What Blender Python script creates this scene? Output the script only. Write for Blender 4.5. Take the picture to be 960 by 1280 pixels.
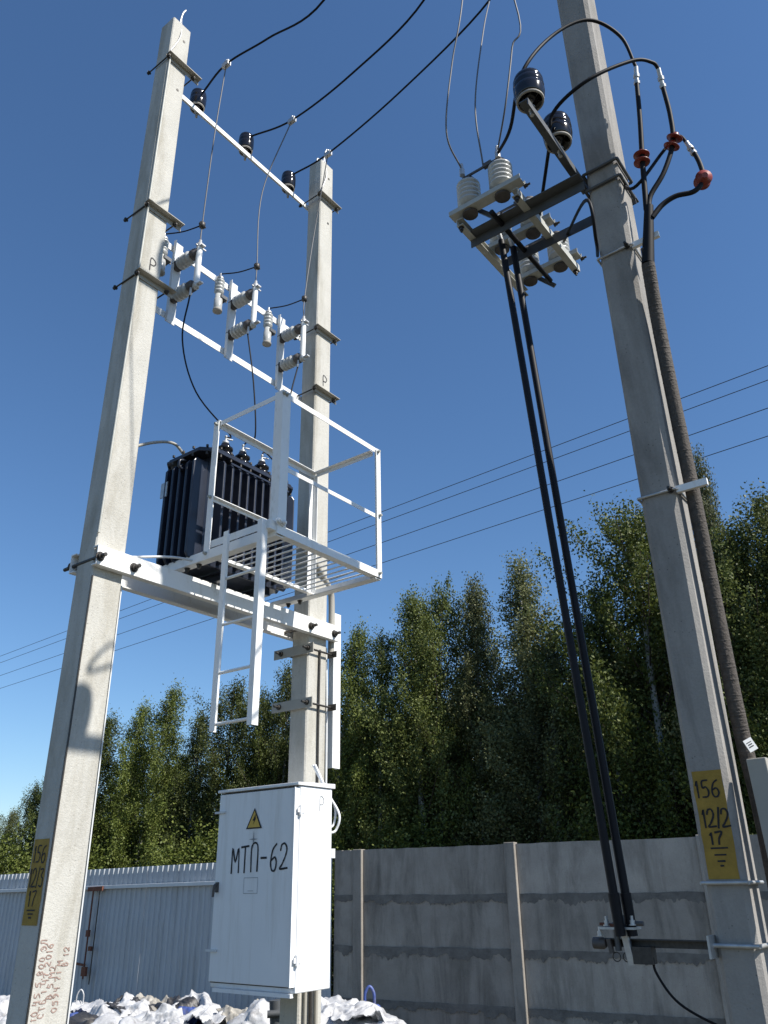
import bpy, math, random
import numpy as np
from mathutils import Vector, Matrix, noise
rnd = random.Random(7)
V3 = Vector
sc = bpy.context.scene
C = sc.collection
for o in list(bpy.data.objects): bpy.data.objects.remove(o)

# ------------------------------------------------------------------ camera
EYE = V3((0, 0, 1.6)); F = 1010.0
up_c = V3((445 - 480, -1550 - 640, F)).normalized()
f_c = V3((0, 0, 1)); y_c = (f_c - up_c * f_c.dot(up_c)).normalized(); x_c = y_c.cross(up_c)
def c2w(v): return V3((x_c.dot(v), y_c.dot(v), up_c.dot(v)))
cam = bpy.data.cameras.new('camera'); camo = bpy.data.objects.new('camera', cam); C.objects.link(camo)
rt, dn, fw = c2w(V3((1, 0, 0))), c2w(V3((0, 1, 0))), c2w(V3((0, 0, 1)))
camo.matrix_world = Matrix((( rt.x, -dn.x, -fw.x, EYE.x), (rt.y, -dn.y, -fw.y, EYE.y), (rt.z, -dn.z, -fw.z, EYE.z), (0, 0, 0, 1)))
cam.sensor_fit = 'VERTICAL'; cam.sensor_height = 24; cam.lens = F / 1280 * 24
cam.clip_start = .05; cam.clip_end = 3000
sc.camera = camo
sc.render.resolution_x = 768; sc.render.resolution_y = 1024

# ------------------------------------------------------------------ light
SUN_AZ, SUN_EL = 119.5, 46.3        # azimuth clockwise from +Y
w = bpy.data.worlds.new('World'); sc.world = w; w.use_nodes = True
nt = w.node_tree; bg = nt.nodes['Background']
sky = nt.nodes.new('ShaderNodeTexSky'); sky.sky_type = 'NISHITA'; sky.sun_disc = False
sky.sun_elevation = math.radians(SUN_EL); sky.sun_rotation = math.radians(SUN_AZ)
sky.altitude = 100; sky.air_density = 1.15; sky.dust_density = 0.2; sky.ozone_density = 7.0
hs = nt.nodes.new('ShaderNodeHueSaturation'); hs.inputs['Saturation'].default_value = 1.06
nt.links.new(sky.outputs[0], hs.inputs['Color']); nt.links.new(hs.outputs[0], bg.inputs[0]); bg.inputs[1].default_value = 0.098
sun = bpy.data.lights.new('sun', 'SUN'); sun.energy = 5.0; sun.angle = math.radians(.55); sun.color = (1, .955, .88)
so = bpy.data.objects.new('sun', sun); C.objects.link(so)
sd = V3((math.sin(math.radians(SUN_AZ)) * math.cos(math.radians(SUN_EL)), math.cos(math.radians(SUN_AZ)) * math.cos(math.radians(SUN_EL)), math.sin(math.radians(SUN_EL))))
so.rotation_euler = sd.to_track_quat('Z', 'Y').to_euler(); so.location = (6, -4, 12)
sc.view_settings.view_transform = 'Standard'; sc.view_settings.look = 'None'
sc.view_settings.gamma = 1; sc.view_settings.use_curve_mapping = False
sc.view_settings.exposure = 0.5

# ------------------------------------------------------------------ helpers
def sight(x, y, d):                 # the point seen at (x, y) of the photograph, d metres away on the ground plan
    r = c2w(V3((x - 480, y - 640, F))); return EYE + r * (d / math.hypot(r.x, r.y))
def sight_z(x, y, z):
    r = c2w(V3((x - 480, y - 640, F))); return EYE + r * ((z - EYE.z) / r.z)

def link(name, me, mats, parent=None, loc=None):
    o = bpy.data.objects.new(name, me); C.objects.link(o)
    for m in (mats if isinstance(mats, (list, tuple)) else [mats]): me.materials.append(m)
    if parent: o.parent = parent
    if loc is not None: o.location = loc
    return o
def tag(o, label=None, cat=None, group=None, kind=None):
    if label: o['label'] = label
    if cat: o['category'] = cat
    if group: o['group'] = group
    if kind: o['kind'] = kind
    return o
def thing(name, label, cat, loc, group=None):
    o = bpy.data.objects.new(name, None); C.objects.link(o); o.location = loc; o.empty_display_size = .1
    return tag(o, label, cat, group)
def copy_tree(o, parent=None):
    c = o.copy(); C.objects.link(c)
    if parent: c.parent = parent
    for ch in list(o.children): copy_tree(ch, c)
    return c

def perp(d):
    a = V3((0, 0, 1)) if abs(d.z) < .9 else V3((1, 0, 0))
    e = d.cross(a).normalized(); return e, d.cross(e).normalized()
def smooth_path(pts, sub=6):
    pts = [V3(p) for p in pts]
    if len(pts) < 3: return pts
    P = [pts[0] * 2 - pts[1]] + pts + [pts[-1] * 2 - pts[-2]]; out = []
    for i in range(1, len(P) - 2):
        a, b, c, d = P[i - 1:i + 3]
        for k in range(sub):
            t = k / sub
            out.append(.5 * ((2 * b) + (c - a) * t + (2 * a - 5 * b + 4 * c - d) * t * t + (3 * b - a - 3 * c + d) * t ** 3))
    out.append(pts[-1]); return out

class MB:
    """collects geometry in world coordinates; build() links it as one mesh object"""
    def __init__(s): s.v = []; s.f = []; s.sm = []; s.mi = []
    def add(s, vs, fs, smooth=False, mi=0):
        n = len(s.v); s.v += [tuple(p) for p in vs]
        for f in fs: s.f.append([i + n for i in f]); s.sm.append(smooth); s.mi.append(mi)
        return s
    def obox(s, c, ax, ay, az, mi=0):        # centre and three half vectors
        c = V3(c); ax, ay, az = V3(ax), V3(ay), V3(az)
        vs = [c + ax * i + ay * j + az * k for k in (-1, 1) for j in (-1, 1) for i in (-1, 1)]
        fs = [(0, 2, 3, 1), (4, 5, 7, 6), (0, 1, 5, 4), (2, 6, 7, 3), (0, 4, 6, 2), (1, 3, 7, 5)]
        if ax.cross(ay).dot(az) < 0: fs = [f[::-1] for f in fs]
        return s.add(vs, fs, mi=mi)
    def prism(s, prof, p0, p1, e1, e2, mi=0, scale1=1.0):
        p0, p1, e1, e2 = V3(p0), V3(p1), V3(e1), V3(e2)
        n = len(prof)
        vs = [p0 + e1 * a + e2 * b for a, b in prof] + [p1 + e1 * a * scale1 + e2 * b * scale1 for a, b in prof]
        area = sum(prof[i][0] * prof[(i + 1) % n][1] - prof[(i + 1) % n][0] * prof[i][1] for i in range(n))
        flip = (e1.cross(e2).dot(p1 - p0) > 0) == (area > 0)
        fs = [(i, (i + 1) % n, n + (i + 1) % n, n + i) for i in range(n)] + [tuple(range(n))[::-1], tuple(range(n, 2 * n))]
        if not flip: fs = [f[::-1] for f in fs]
        return s.add(vs, fs, mi=mi)
    def bar(s, p0, p1, e1, w1, w2, mi=0):    # rectangular bar, w1 along e1
        d = (V3(p1) - V3(p0)).normalized(); e1 = V3(e1); e1 = (e1 - d * e1.dot(d)).normalized(); e2 = d.cross(e1)
        a, b = w1 / 2, w2 / 2
        return s.prism([(-a, -b), (a, -b), (a, b), (-a, b)], p0, p1, e1, e2, mi)
    def angle(s, p0, p1, d1, d2, leg=.05, t=.006, leg2=None):
        l2 = leg2 or leg
        return s.prism([(0, 0), (leg, 0), (leg, t), (t, t), (t, l2), (0, l2)], p0, p1, V3(d1), V3(d2))
    def channel(s, p0, p1, out, upv, H=.16, B=.064, t=.008):   # web outermost along out; p on the web's outer face, mid height
        h = H / 2
        return s.prism([(0, -h), (0, h), (-B, h), (-B, h - t), (-t, h - t), (-t, -h + t), (-B, -h + t), (-B, -h)], p0, p1, V3(out), V3(upv))
    def tube(s, pts, r, n=8, sub=6, r1=None, cap=True, mi=0):
        pts = smooth_path(pts, sub) if len(pts) > 2 and sub > 1 else [V3(p) for p in pts]
        m = len(pts); e = None; vs = []
        for i, p in enumerate(pts):
            d = (pts[min(i + 1, m - 1)] - pts[max(i - 1, 0)]).normalized()
            if e is None: e = perp(d)[0]
            else:
                e = e - d * e.dot(d); e = e.normalized() if e.length > 1e-6 else perp(d)[0]
            e2 = d.cross(e); rr = r if r1 is None else r + (r1 - r) * i / max(1, m - 1)
            vs += [p + (e * math.cos(2 * math.pi * k / n) + e2 * math.sin(2 * math.pi * k / n)) * rr for k in range(n)]
        fs = [(i * n + k, i * n + (k + 1) % n, (i + 1) * n + (k + 1) % n, (i + 1) * n + k) for i in range(m - 1) for k in range(n)]
        s.add(vs, fs, True, mi)
        if cap: s.add(vs[:n], [tuple(range(n))[::-1]], mi=mi); s.add(vs[-n:], [tuple(range(n))], mi=mi)
        return s
    def lathe(s, prof, o, axis=(0, 0, 1), n=20, mi=0, cap=True):   # prof: (radius, height) from the base up
        o = V3(o); d = V3(axis).normalized(); e1, e2 = perp(d)
        if e1.cross(e2).dot(d) < 0: e2 = -e2
        vs = []
        for r, h in prof: vs += [o + d * h + (e1 * math.cos(2 * math.pi * k / n) + e2 * math.sin(2 * math.pi * k / n)) * r for k in range(n)]
        m = len(prof)
        fs = [(i * n + k, i * n + (k + 1) % n, (i + 1) * n + (k + 1) % n, (i + 1) * n + k) for i in range(m - 1) for k in range(n)]
        s.add(vs, fs, True, mi)
        if cap: s.add(vs[:n], [tuple(range(n))[::-1]], mi=mi); s.add(vs[-n:], [tuple(range(n))], mi=mi)
        return s
    def build(s, name, mat, parent=None, org=None, bevel=0):
        root = parent
        while root is not None and root.parent is not None: root = root.parent
        o0 = V3(org) if org is not None else (V3(root.location) if root is not None else V3((0, 0, 0)))
        p = parent; off = V3((0, 0, 0))
        me = bpy.data.meshes.new(name)
        me.from_pydata([tuple(V3(v) - o0) for v in s.v], [], s.f)
        me.polygons.foreach_set('use_smooth', s.sm); me.polygons.foreach_set('material_index', s.mi)
        me.update()
        ob = link(name, me, mat, parent)
        if parent is None and org is not None: ob.location = o0
        if bevel:
            b = ob.modifiers.new('bevel', 'BEVEL'); b.width = bevel; b.segments = 2; b.limit_method = 'ANGLE'; b.angle_limit = math.radians(50)
        return ob
def bolt(mb, p, axis, r=.014, L=.05):
    """a nut on a threaded end"""
    d = V3(axis).normalized(); p = V3(p)
    mb.lathe([(r * 1.7, 0), (r * 1.7, .004)], p, d, 12)
    mb.lathe([(r * 1.25, .004), (r * 1.25, .022)], p, d, 6)
    mb.lathe([(r * .7, .022), (r * .7, L)], p, d, 8)
    return mb

# ------------------------------------------------------------------ materials
def new_mat(name):
    m = bpy.data.materials.new(name); m.use_nodes = True; n = m.node_tree
    return m, n, n.nodes['Principled BSDF']
def col4(c): return (c[0], c[1], c[2], 1)
def simple(name, c, rough=.5, metal=0, var=.15, scale=8, bump=.0, bscale=60, spec=.5, c2=None, thr=(.45, .7), dirt=None, dscale=(6, 6, 1.2), dthr=(.52, .78), vary=0):
    m, n, b = new_mat(name); b.inputs['Roughness'].default_value = rough; b.inputs['Metallic'].default_value = metal
    b.inputs['Specular IOR Level'].default_value = spec
    tc = n.nodes.new('ShaderNodeTexCoord'); nz = n.nodes.new('ShaderNodeTexNoise'); nz.inputs['Scale'].default_value = scale; nz.inputs['Detail'].default_value = 8; nz.inputs['Roughness'].default_value = .65
    n.links.new(tc.outputs['Object'], nz.inputs['Vector'])
    r = n.nodes.new('ShaderNodeValToRGB'); n.links.new(nz.outputs[0], r.inputs[0])
    r.color_ramp.elements[0].position = .3 if c2 is None else thr[0]; r.color_ramp.elements[1].position = .7 if c2 is None else thr[1]
    if c2 is None:
        r.color_ramp.elements[0].color = col4([x * (1 - var) for x in c]); r.color_ramp.elements[1].color = col4([min(1, x * (1 + var)) for x in c])
    else:
        r.color_ramp.elements[0].color = col4(c); r.color_ramp.elements[1].color = col4(c2)
    out = r.outputs[0]
    if dirt:
        mp = n.nodes.new('ShaderNodeMapping'); mp.inputs['Scale'].default_value = dscale; n.links.new(tc.outputs['Object'], mp.inputs[0])
        q = n.nodes.new('ShaderNodeTexNoise'); q.inputs['Scale'].default_value = 1.5; q.inputs['Detail'].default_value = 10; q.inputs['Roughness'].default_value = .7; n.links.new(mp.outputs[0], q.inputs['Vector'])
        rr = n.nodes.new('ShaderNodeMapRange'); rr.inputs['From Min'].default_value = dthr[0]; rr.inputs['From Max'].default_value = dthr[1]; n.links.new(q.outputs[0], rr.inputs['Value'])
        mx = n.nodes.new('ShaderNodeMix'); mx.data_type = 'RGBA'; n.links.new(rr.outputs[0], mx.inputs[0]); n.links.new(out, mx.inputs[6]); mx.inputs[7].default_value = col4(dirt); out = mx.outputs[2]
    if vary:
        oi = n.nodes.new('ShaderNodeObjectInfo'); mr = n.nodes.new('ShaderNodeMapRange'); mr.inputs['To Min'].default_value = 1 - vary; mr.inputs['To Max'].default_value = 1 + vary; n.links.new(oi.outputs['Random'], mr.inputs['Value'])
        h_ = n.nodes.new('ShaderNodeHueSaturation'); n.links.new(out, h_.inputs['Color']); n.links.new(mr.outputs[0], h_.inputs['Value']); out = h_.outputs[0]
    n.links.new(out, b.inputs['Base Color'])
    if bump:
        n2 = n.nodes.new('ShaderNodeTexNoise'); n2.inputs['Scale'].default_value = bscale; n2.inputs['Detail'].default_value = 6
        n.links.new(tc.outputs['Object'], n2.inputs['Vector'])
        bp = n.nodes.new('ShaderNodeBump'); bp.inputs['Strength'].default_value = bump; bp.inputs['Distance'].default_value = .01
        n.links.new(n2.outputs[0], bp.inputs['Height']); n.links.new(bp.outputs[0], b.inputs['Normal'])
    return m
def concrete(name, c, var=.12, pits=.5, ripple=.25, stain=None, stain_amt=.5, vary=0):
    m, n, b = new_mat(name); b.inputs['Roughness'].default_value = .9; b.inputs['Specular IOR Level'].default_value = .25
    N = n.nodes; Lk = n.links
    tc = N.new('ShaderNodeTexCoord')
    def nz(s, d=8, r=.6, dist=0, vec=None):
        q = N.new('ShaderNodeTexNoise'); q.inputs['Scale'].default_value = s; q.inputs['Detail'].default_value = d; q.inputs['Roughness'].default_value = r; q.inputs['Distortion'].default_value = dist
        Lk.new(vec or tc.outputs['Object'], q.inputs['Vector']); return q
    def ramp(src, p0, c0, p1, c1):
        r = N.new('ShaderNodeValToRGB'); r.color_ramp.elements[0].position = p0; r.color_ramp.elements[1].position = p1
        r.color_ramp.elements[0].color = col4(c0); r.color_ramp.elements[1].color = col4(c1); Lk.new(src, r.inputs[0]); return r
    def mul(a, bb, f=1.0):
        x = N.new('ShaderNodeMix'); x.data_type = 'RGBA'; x.blend_type = 'MULTIPLY'; x.inputs[0].default_value = f
        Lk.new(a, x.inputs[6]); Lk.new(bb, x.inputs[7]); return x.outputs[2]
    base = ramp(nz(3.5).outputs[0], .3, [x * (1 - var) for x in c], .72, [min(1, x * (1 + var)) for x in c]).outputs[0]
    fine = ramp(nz(70, 4).outputs[0], .35, (.95,) * 3, .65, (1.03,) * 3).outputs[0]
    base = mul(base, fine)
    vo = N.new('ShaderNodeTexVoronoi'); vo.inputs['Scale'].default_value = 38; Lk.new(tc.outputs['Object'], vo.inputs['Vector'])
    msk = ramp(nz(5, 3).outputs[0], .5, (1,) * 3, .56, (0,) * 3).outputs[0]
    pit = ramp(vo.outputs['Distance'], .06, (1 - pits,) * 3, .16, (1,) * 3).outputs[0]
    mx = N.new('ShaderNodeMix'); mx.data_type = 'RGBA'; Lk.new(msk, mx.inputs[0]); Lk.new(pit, mx.inputs[6]); mx.inputs[7].default_value = (1, 1, 1, 1)
    base = mul(base, mx.outputs[2])
    if stain:
        mp = N.new('ShaderNodeMapping'); mp.inputs['Scale'].default_value = (3.0, 3.0, .55); Lk.new(tc.outputs['Object'], mp.inputs[0])
        st = ramp(nz(1.6, 10, .68, .4, mp.outputs[0]).outputs[0], .46, (1,) * 3, .70, stain).outputs[0]
        base = mul(base, st, stain_amt)
    if vary:
        oi = N.new('ShaderNodeObjectInfo'); mr = N.new('ShaderNodeMapRange'); mr.inputs['To Min'].default_value = 1 - vary; mr.inputs['To Max'].default_value = 1 + vary; Lk.new(oi.outputs['Random'], mr.inputs['Value'])
        h_ = N.new('ShaderNodeHueSaturation'); Lk.new(base, h_.inputs['Color']); Lk.new(mr.outputs[0], h_.inputs['Value']); base = h_.outputs[0]
    Lk.new(base, b.inputs['Base Color'])
    rp_ = nz(14, 2, .5, 3.0); fi = nz(120, 5)
    ad = N.new('ShaderNodeMath'); ad.operation = 'MULTIPLY_ADD'; Lk.new(rp_.outputs[0], ad.inputs[0]); ad.inputs[1].default_value = ripple * 3; Lk.new(fi.outputs[0], ad.inputs[2])
    a2 = N.new('ShaderNodeMath'); a2.operation = 'MULTIPLY_ADD'; Lk.new(mx.outputs[2], a2.inputs[0]); a2.inputs[1].default_value = .6; Lk.new(ad.outputs[0], a2.inputs[2])
    bp = N.new('ShaderNodeBump'); bp.inputs['Strength'].default_value = .45; bp.inputs['Distance'].default_value = .006
    Lk.new(a2.outputs[0], bp.inputs['Height']); Lk.new(bp.outputs[0], b.inputs['Normal'])
    return m
M = {}
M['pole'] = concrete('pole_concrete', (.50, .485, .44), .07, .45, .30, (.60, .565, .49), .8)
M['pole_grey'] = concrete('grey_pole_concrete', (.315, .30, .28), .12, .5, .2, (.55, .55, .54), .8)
M['fence'] = concrete('fence_concrete', (.34, .308, .268), .14, .45, .3, (.45, .45, .44), .9, .16)
M['mortar'] = simple('dark_mortar', (.155, .145, .13), .95, 0, .3, 9, .5, 60)
M['white'] = simple('white_painted_steel', (.80, .795, .77), .45, 0, .03, 3, .12, 60, dirt=(.50, .46, .39), dscale=(9, 9, 5), dthr=(.56, .85), vary=.05)
M['cabwhite'] = simple('white_enamelled_sheet', (.78, .785, .79), .40, 0, .03, 2, .10, 5, dirt=(.52, .50, .46), dscale=(7, 7, .6), dthr=(.50, .95))
M['galv'] = simple('galvanised_steel', (.50, .50, .49), .45, .55, .18, 25, .05, 90)
M['frame'] = simple('primed_grey_steel', (.42, .42, .38), .6, .1, .12, 14, .08, 80)
M['dark'] = simple('dark_grey_steel', (.085, .09, .095), .5, .2, .2, 10, .08, 80)
M['bolt'] = simple('blackened_bolt', (.06, .055, .05), .5, .5, .3, 50)
M['rust'] = simple('rusty_steel', (.16, .06, .035), .8, .1, .5, 30, .2, 80)
M['navy'] = simple('transformer_enamel', (.022, .027, .042), .30, 0, .2, 6, .03, 40)
M['blackpor'] = simple('black_porcelain', (.012, .010, .010), .12, 0, .2, 10)
M['rim'] = simple('unglazed_rim', (.30, .28, .25), .7)
M['whitepor'] = simple('grey_white_porcelain', (.44, .445, .43), .24, 0, .06, 10)
M['capgrey'] = simple('dark_cast_cap', (.10, .09, .085), .6, .3, .25, 30, .1)
M['rubber'] = simple('black_cable_sheath', (.008, .008, .010), .6, 0, .2, 20, spec=.2)
M['wire'] = simple('bare_aluminium_wire', (.13, .13, .135), .6, .2, .15, 60)
M['farwire'] = simple('distant_wire', (.05, .05, .055), .6, .2, .1, 5)
M['redshed'] = simple('red_silicone', (.20, .028, .016), .42, 0, .15, 10)
M['sleeve'] = simple('brown_corrugated_sleeve', (.070, .058, .048), .8, 0, .4, 40, .5, 90)
M['rod'] = simple('black_painted_tube', (.006, .006, .009), .55, 0, .2, 10, spec=.25)
M['yellow'] = simple('yellow_paint', (.33, .21, .036), .8, 0, .2, 14, .25, 120, c2=None)
M['ink'] = simple('black_paint', (.012, .012, .016), .7, 0, .3, 40)
M['redink'] = simple('faded_red_marker', (.32, .225, .19), .9, 0, .4, 45)
M['greyink'] = simple('pencil_grey', (.30, .31, .32), .8)
M['signyel'] = simple('sign_yellow', (.60, .38, .05), .5, 0, .05)
M['sheet'] = simple('pale_blue_grey_sheet', (.455, .48, .505), .45, 0, .05, 2, .03, 30, dirt=(.26, .26, .25), dscale=(5, 5, .5), dthr=(.50, .9), vary=.06)
M['rail'] = simple('pale_painted_rail', (.62, .63, .63), .5, 0, .08, 6)
M['pale'] = simple('pale_grey_cover', (.35, .33, .285), .55, 0, .06, 4)
M['tagw'] = simple('white_tag', (.78, .78, .76), .5, 0, .03)
def bag_mat(name, c, c2):
    m = simple(name, c, .5, 0, .1, 7, .6, 30, c2=c2, thr=(.4, .75), dirt=(.16, .14, .115), dscale=(6, 6, 6), dthr=(.54, .75)); return m
M['bagw'] = bag_mat('white_woven_plastic', (.36, .36, .365), (.66, .66, .66))
M['bagy'] = bag_mat('yellowed_woven_plastic', (.27, .25, .21), (.48, .45, .40))
M['bagb'] = bag_mat('blue_plastic', (.03, .06, .22), (.10, .14, .36))
M['bagk'] = bag_mat('dark_plastic', (.02, .02, .022), (.06, .06, .065))
M['bark'] = simple('birch_bark', (.42, .41, .38), .8, 0, .3, 6, .3, 30, c2=(.06, .055, .05), thr=(.55, .66))
M['twig'] = simple('brown_twigs', (.07, .05, .04), .8)
def leaf_mat(name, a, b_, c):
    m, n, b = new_mat(name); b.inputs['Roughness'].default_value = .55; b.inputs['Specular IOR Level'].default_value = .28
    g = n.nodes.new('ShaderNodeNewGeometry'); r = n.nodes.new('ShaderNodeValToRGB'); n.links.new(g.outputs['Random Per Island'], r.inputs[0])
    e = r.color_ramp.elements; e[0].position = 0; e[0].color = col4(a); e[1].position = 1; e[1].color = col4(c); k = e.new(.55); k.color = col4(b_)
    oi = n.nodes.new('ShaderNodeObjectInfo'); hs = n.nodes.new('ShaderNodeHueSaturation')
    mr = n.nodes.new('ShaderNodeMapRange'); mr.inputs['To Min'].default_value = .7; mr.inputs['To Max'].default_value = 1.35; n.links.new(oi.outputs['Random'], mr.inputs['Value'])
    n.links.new(r.outputs[0], hs.inputs['Color']); n.links.new(mr.outputs[0], hs.inputs['Value'])
    n.links.new(hs.outputs[0], b.inputs['Base Color'])
    t = n.nodes.new('ShaderNodeBsdfTranslucent'); n.links.new(hs.outputs[0], t.inputs['Color'])
    ms = n.nodes.new('ShaderNodeMixShader'); ms.inputs[0].default_value = .28; out = n.nodes['Material Output']
    n.links.new(b.outputs[0], ms.inputs[1]); n.links.new(t.outputs[0], ms.inputs[2]); n.links.new(ms.outputs[0], out.inputs[0]); return m
M['leaf'] = leaf_mat('birch_leaves', (.055, .072, .017), (.096, .118, .030), (.155, .172, .055))
M['leaf2'] = leaf_mat('grey_green_leaves', (.072, .084, .032), (.122, .134, .054), (.20, .205, .10))
M['leaf3'] = leaf_mat('bright_green_leaves', (.060, .080, .015), (.108, .136, .026), (.165, .188, .048))

# ------------------------------------------------------------------ the setting
def ground_mat():
    m, n, b = new_mat('trodden_earth'); b.inputs['Roughness'].default_value = .95
    tc = n.nodes.new('ShaderNodeTexCoord'); a = n.nodes.new('ShaderNodeTexNoise'); a.inputs['Scale'].default_value = .8; a.inputs['Detail'].default_value = 10
    n.links.new(tc.outputs['Object'], a.inputs['Vector']); r = n.nodes.new('ShaderNodeValToRGB'); n.links.new(a.outputs[0], r.inputs[0])
    e = r.color_ramp.elements; e[0].position = .35; e[0].color = (.04, .045, .02, 1); e[1].position = .65; e[1].color = (.12, .10, .075, 1)
    n.links.new(r.outputs[0], b.inputs['Base Color'])
    a2 = n.nodes.new('ShaderNodeTexNoise'); a2.inputs['Scale'].default_value = 25; a2.inputs['Detail'].default_value = 8; n.links.new(tc.outputs['Object'], a2.inputs['Vector'])
    bp = n.nodes.new('ShaderNodeBump'); bp.inputs['Distance'].default_value = .04; n.links.new(a2.outputs[0], bp.inputs['Height']); n.links.new(bp.outputs[0], b.inputs['Normal'])
    return m
g = MB(); N = 24; R_ = 1500
g.add([(0, 0, 0)] + [(R_ * math.cos(2 * math.pi * k / N), R_ * math.sin(2 * math.pi * k / N), 0) for k in range(N)], [(0, k + 1, (k + 1) % N + 1) for k in range(N)])
tag(g.build('ground', ground_mat()), kind='structure')

# ------------------------------------------------------------------ substation frame
L = V3((-1.786, 4.777, 0)); U = V3((.602, .799, 0)).normalized(); V = V3((U.y, -U.x, 0)); Z = V3((0, 0, 1)); D = 1.931
def S(u, v, z): return L + U * u + V * v + Z * z
R0 = V3((math.sin(math.radians(21)), math.cos(math.radians(21)), 0))
def rp(h): return R0 * (4.53 - 1.08 * h / 9.5) + Z * h
def rS(u, v, h): return rp(h) + U * u + V * v

# ------------------------------------------------------------------ handwriting
G = {
 '1': [[(.25, .75), (.55, 1), (.55, 0)]],
 '2': [[(.05, .75), (.2, .97), (.6, 1), (.85, .78), (.7, .5), (.3, .2), (.02, .02), (.95, .04)]],
 '3': [[(.1, .95), (.8, .97), (.4, .6), (.8, .45), (.8, .12), (.45, 0), (.05, .1)]],
 '4': [[(.15, 1), (.1, .5), (.8, .5)], [(.75, 1), (.72, 0)]],
 '5': [[(.85, 1), (.25, .98), (.2, .58), (.6, .6), (.85, .35), (.65, .05), (.1, .02)]],
 '6': [[(.8, 1), (.35, .8), (.1, .35), (.25, .02), (.65, 0), (.85, .25), (.65, .5), (.2, .4)]],
 '7': [[(.05, .97), (.85, 1), (.45, .45), (.35, 0)]],
 '8': [[(.5, .52), (.2, .75), (.5, 1), (.8, .75), (.5, .52), (.15, .25), (.5, 0), (.85, .25), (.5, .52)]],
 '9': [[(.8, .65), (.4, .5), (.15, .75), (.45, 1), (.8, .8), (.7, .3), (.4, 0)]],
 '0': [[(.5, 1), (.15, .7), (.15, .3), (.5, 0), (.85, .3), (.85, .7), (.5, 1)]],
 '/': [[(.2, -.05), (.85, 1.08)]],
 '-': [[(.1, .5), (.8, .52)]],
 ',': [[(.5, .05), (.35, -.18)]],
 '.': [[(.4, .0), (.48, .06)]],
 'P': [[(.2, 0), (.22, 1), (.7, .97), (.85, .75), (.65, .5), (.25, .46)]],
 'М': [[(.0, 0), (.08, 1), (.5, .42), (.92, 1), (1.0, 0)]],
 'Т': [[(.0, 1), (1, 1.02)], [(.5, 1), (.5, 0)]],
 'П': [[(.08, 0), (.1, 1), (.9, 1.03), (.92, 0)]],
 'С': [[(.85, .85), (.5, 1), (.15, .7), (.15, .3), (.5, 0), (.85, .15)]],
 'В': [[(.15, 0), (.15, 1), (.6, .98), (.75, .76), (.55, .54), (.2, .52)], [(.55, .54), (.85, .3), (.6, .02), (.15, 0)]],
 'Б': [[(.8, 1), (.2, 1), (.2, 0), (.7, 0), (.85, .3), (.6, .55), (.2, .55)]],
 'Л': [[(.05, 0), (.3, .5), (.4, 1), (.85, 1), (.85, 0)]],
 'Э': [[(.15, .85), (.5, 1), (.85, .7), (.85, .3), (.5, 0), (.15, .15)], [(.4, .5), (.85, .5)]],
}
wr = random.Random(3)
def write(mb, text, o, ex, ey, h, wd, brush, gap=.35, wob=.02):
    """brush strokes lying on a plane: o = lower left, ex right, ey up, h = letter height, wd = letter width"""
    o, ex, ey = V3(o), V3(ex).normalized(), V3(ey).normalized(); x = 0
    for ch in text:
        if ch == ' ': x += wd * .8; continue
        k = .55 if ch in '1/,.' else 1
        for st in G[ch]:
            pts = [o + ex * (x + wd * k * (a + wr.uniform(-wob, wob))) + ey * h * (b + wr.uniform(-wob, wob)) for a, b in st]
            ribbon(mb, pts, ex.cross(ey), brush)
        x += wd * (k + gap)
def ribbon(mb, pts, n, brush):
    pts = smooth_path(pts, 4) if len(pts) > 3 else pts
    n = V3(n).normalized(); vs = []
    for i, p in enumerate(pts):
        d = (pts[min(i + 1, len(pts) - 1)] - pts[max(i - 1, 0)]).normalized(); e = n.cross(d) * brush * .5 * wr.uniform(.8, 1.15)
        q = p + (d * brush * .3 * (-1 if i == 0 else 1) if i in (0, len(pts) - 1) else V3((0, 0, 0)))
        vs += [q - e, q + e]
    mb.add(vs, [(2 * i, 2 * i + 2, 2 * i + 3, 2 * i + 1) for i in range(len(pts) - 1)])

# ------------------------------------------------------------------ concrete poles
def pole_shaft(axis, h0, h1, a0, a1, b0, b1, ch=.022, n=14):
    """chamfered rectangular shaft; a = half size along U, b = along V"""
    mb = MB(); prev = None; vs = []; fs = []
    for i in range(n + 1):
        t = i / n; h = h0 + (h1 - h0) * t; a = a0 + (a1 - a0) * t; b = b0 + (b1 - b0) * t; c = axis(h)
        vs += [c + U * x + V * y for x, y in ((-a + ch, -b), (-a, -b + ch), (-a, b - ch), (-a + ch, b), (a - ch, b), (a, b - ch), (a, -b + ch), (a - ch, -b))]
    for i in range(n):
        for k in range(8): fs.append((i * 8 + k, i * 8 + (k + 1) % 8, (i + 1) * 8 + (k + 1) % 8, (i + 1) * 8 + k)[::-1])
    fs += [tuple(range(8)), tuple(range(n * 8, n * 8 + 8))[::-1]]
    mb.add(vs, fs); return mb
def AL(z): return .121 - .026 * z / 8.6      # half size along U of the two substation poles
BL = .088
pl = thing('concrete_pole', 'tall pale concrete pole on the left, carrying a narrow yellow patch and red handwriting', 'pole', S(0, 0, 0))
pole_shaft(lambda z: S(-.015, 0, z), -.4, 8.59, AL(0), AL(8.6), BL, BL, .008).build('shaft', M['pole'], pl, bevel=.003)
pm = thing('concrete_pole', 'tall pale concrete pole in the middle, rising behind the white cabinet', 'pole', S(D, 0, 0))
pole_shaft(lambda z: S(D + .015, 0, z), -.4, 8.59, AL(0), AL(8.6), BL, BL, .010).build('shaft', M['pole'], pm, bevel=.003)
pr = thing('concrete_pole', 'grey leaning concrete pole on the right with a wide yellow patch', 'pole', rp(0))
RA, RB0, RB1 = .105, .088, .102
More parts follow.
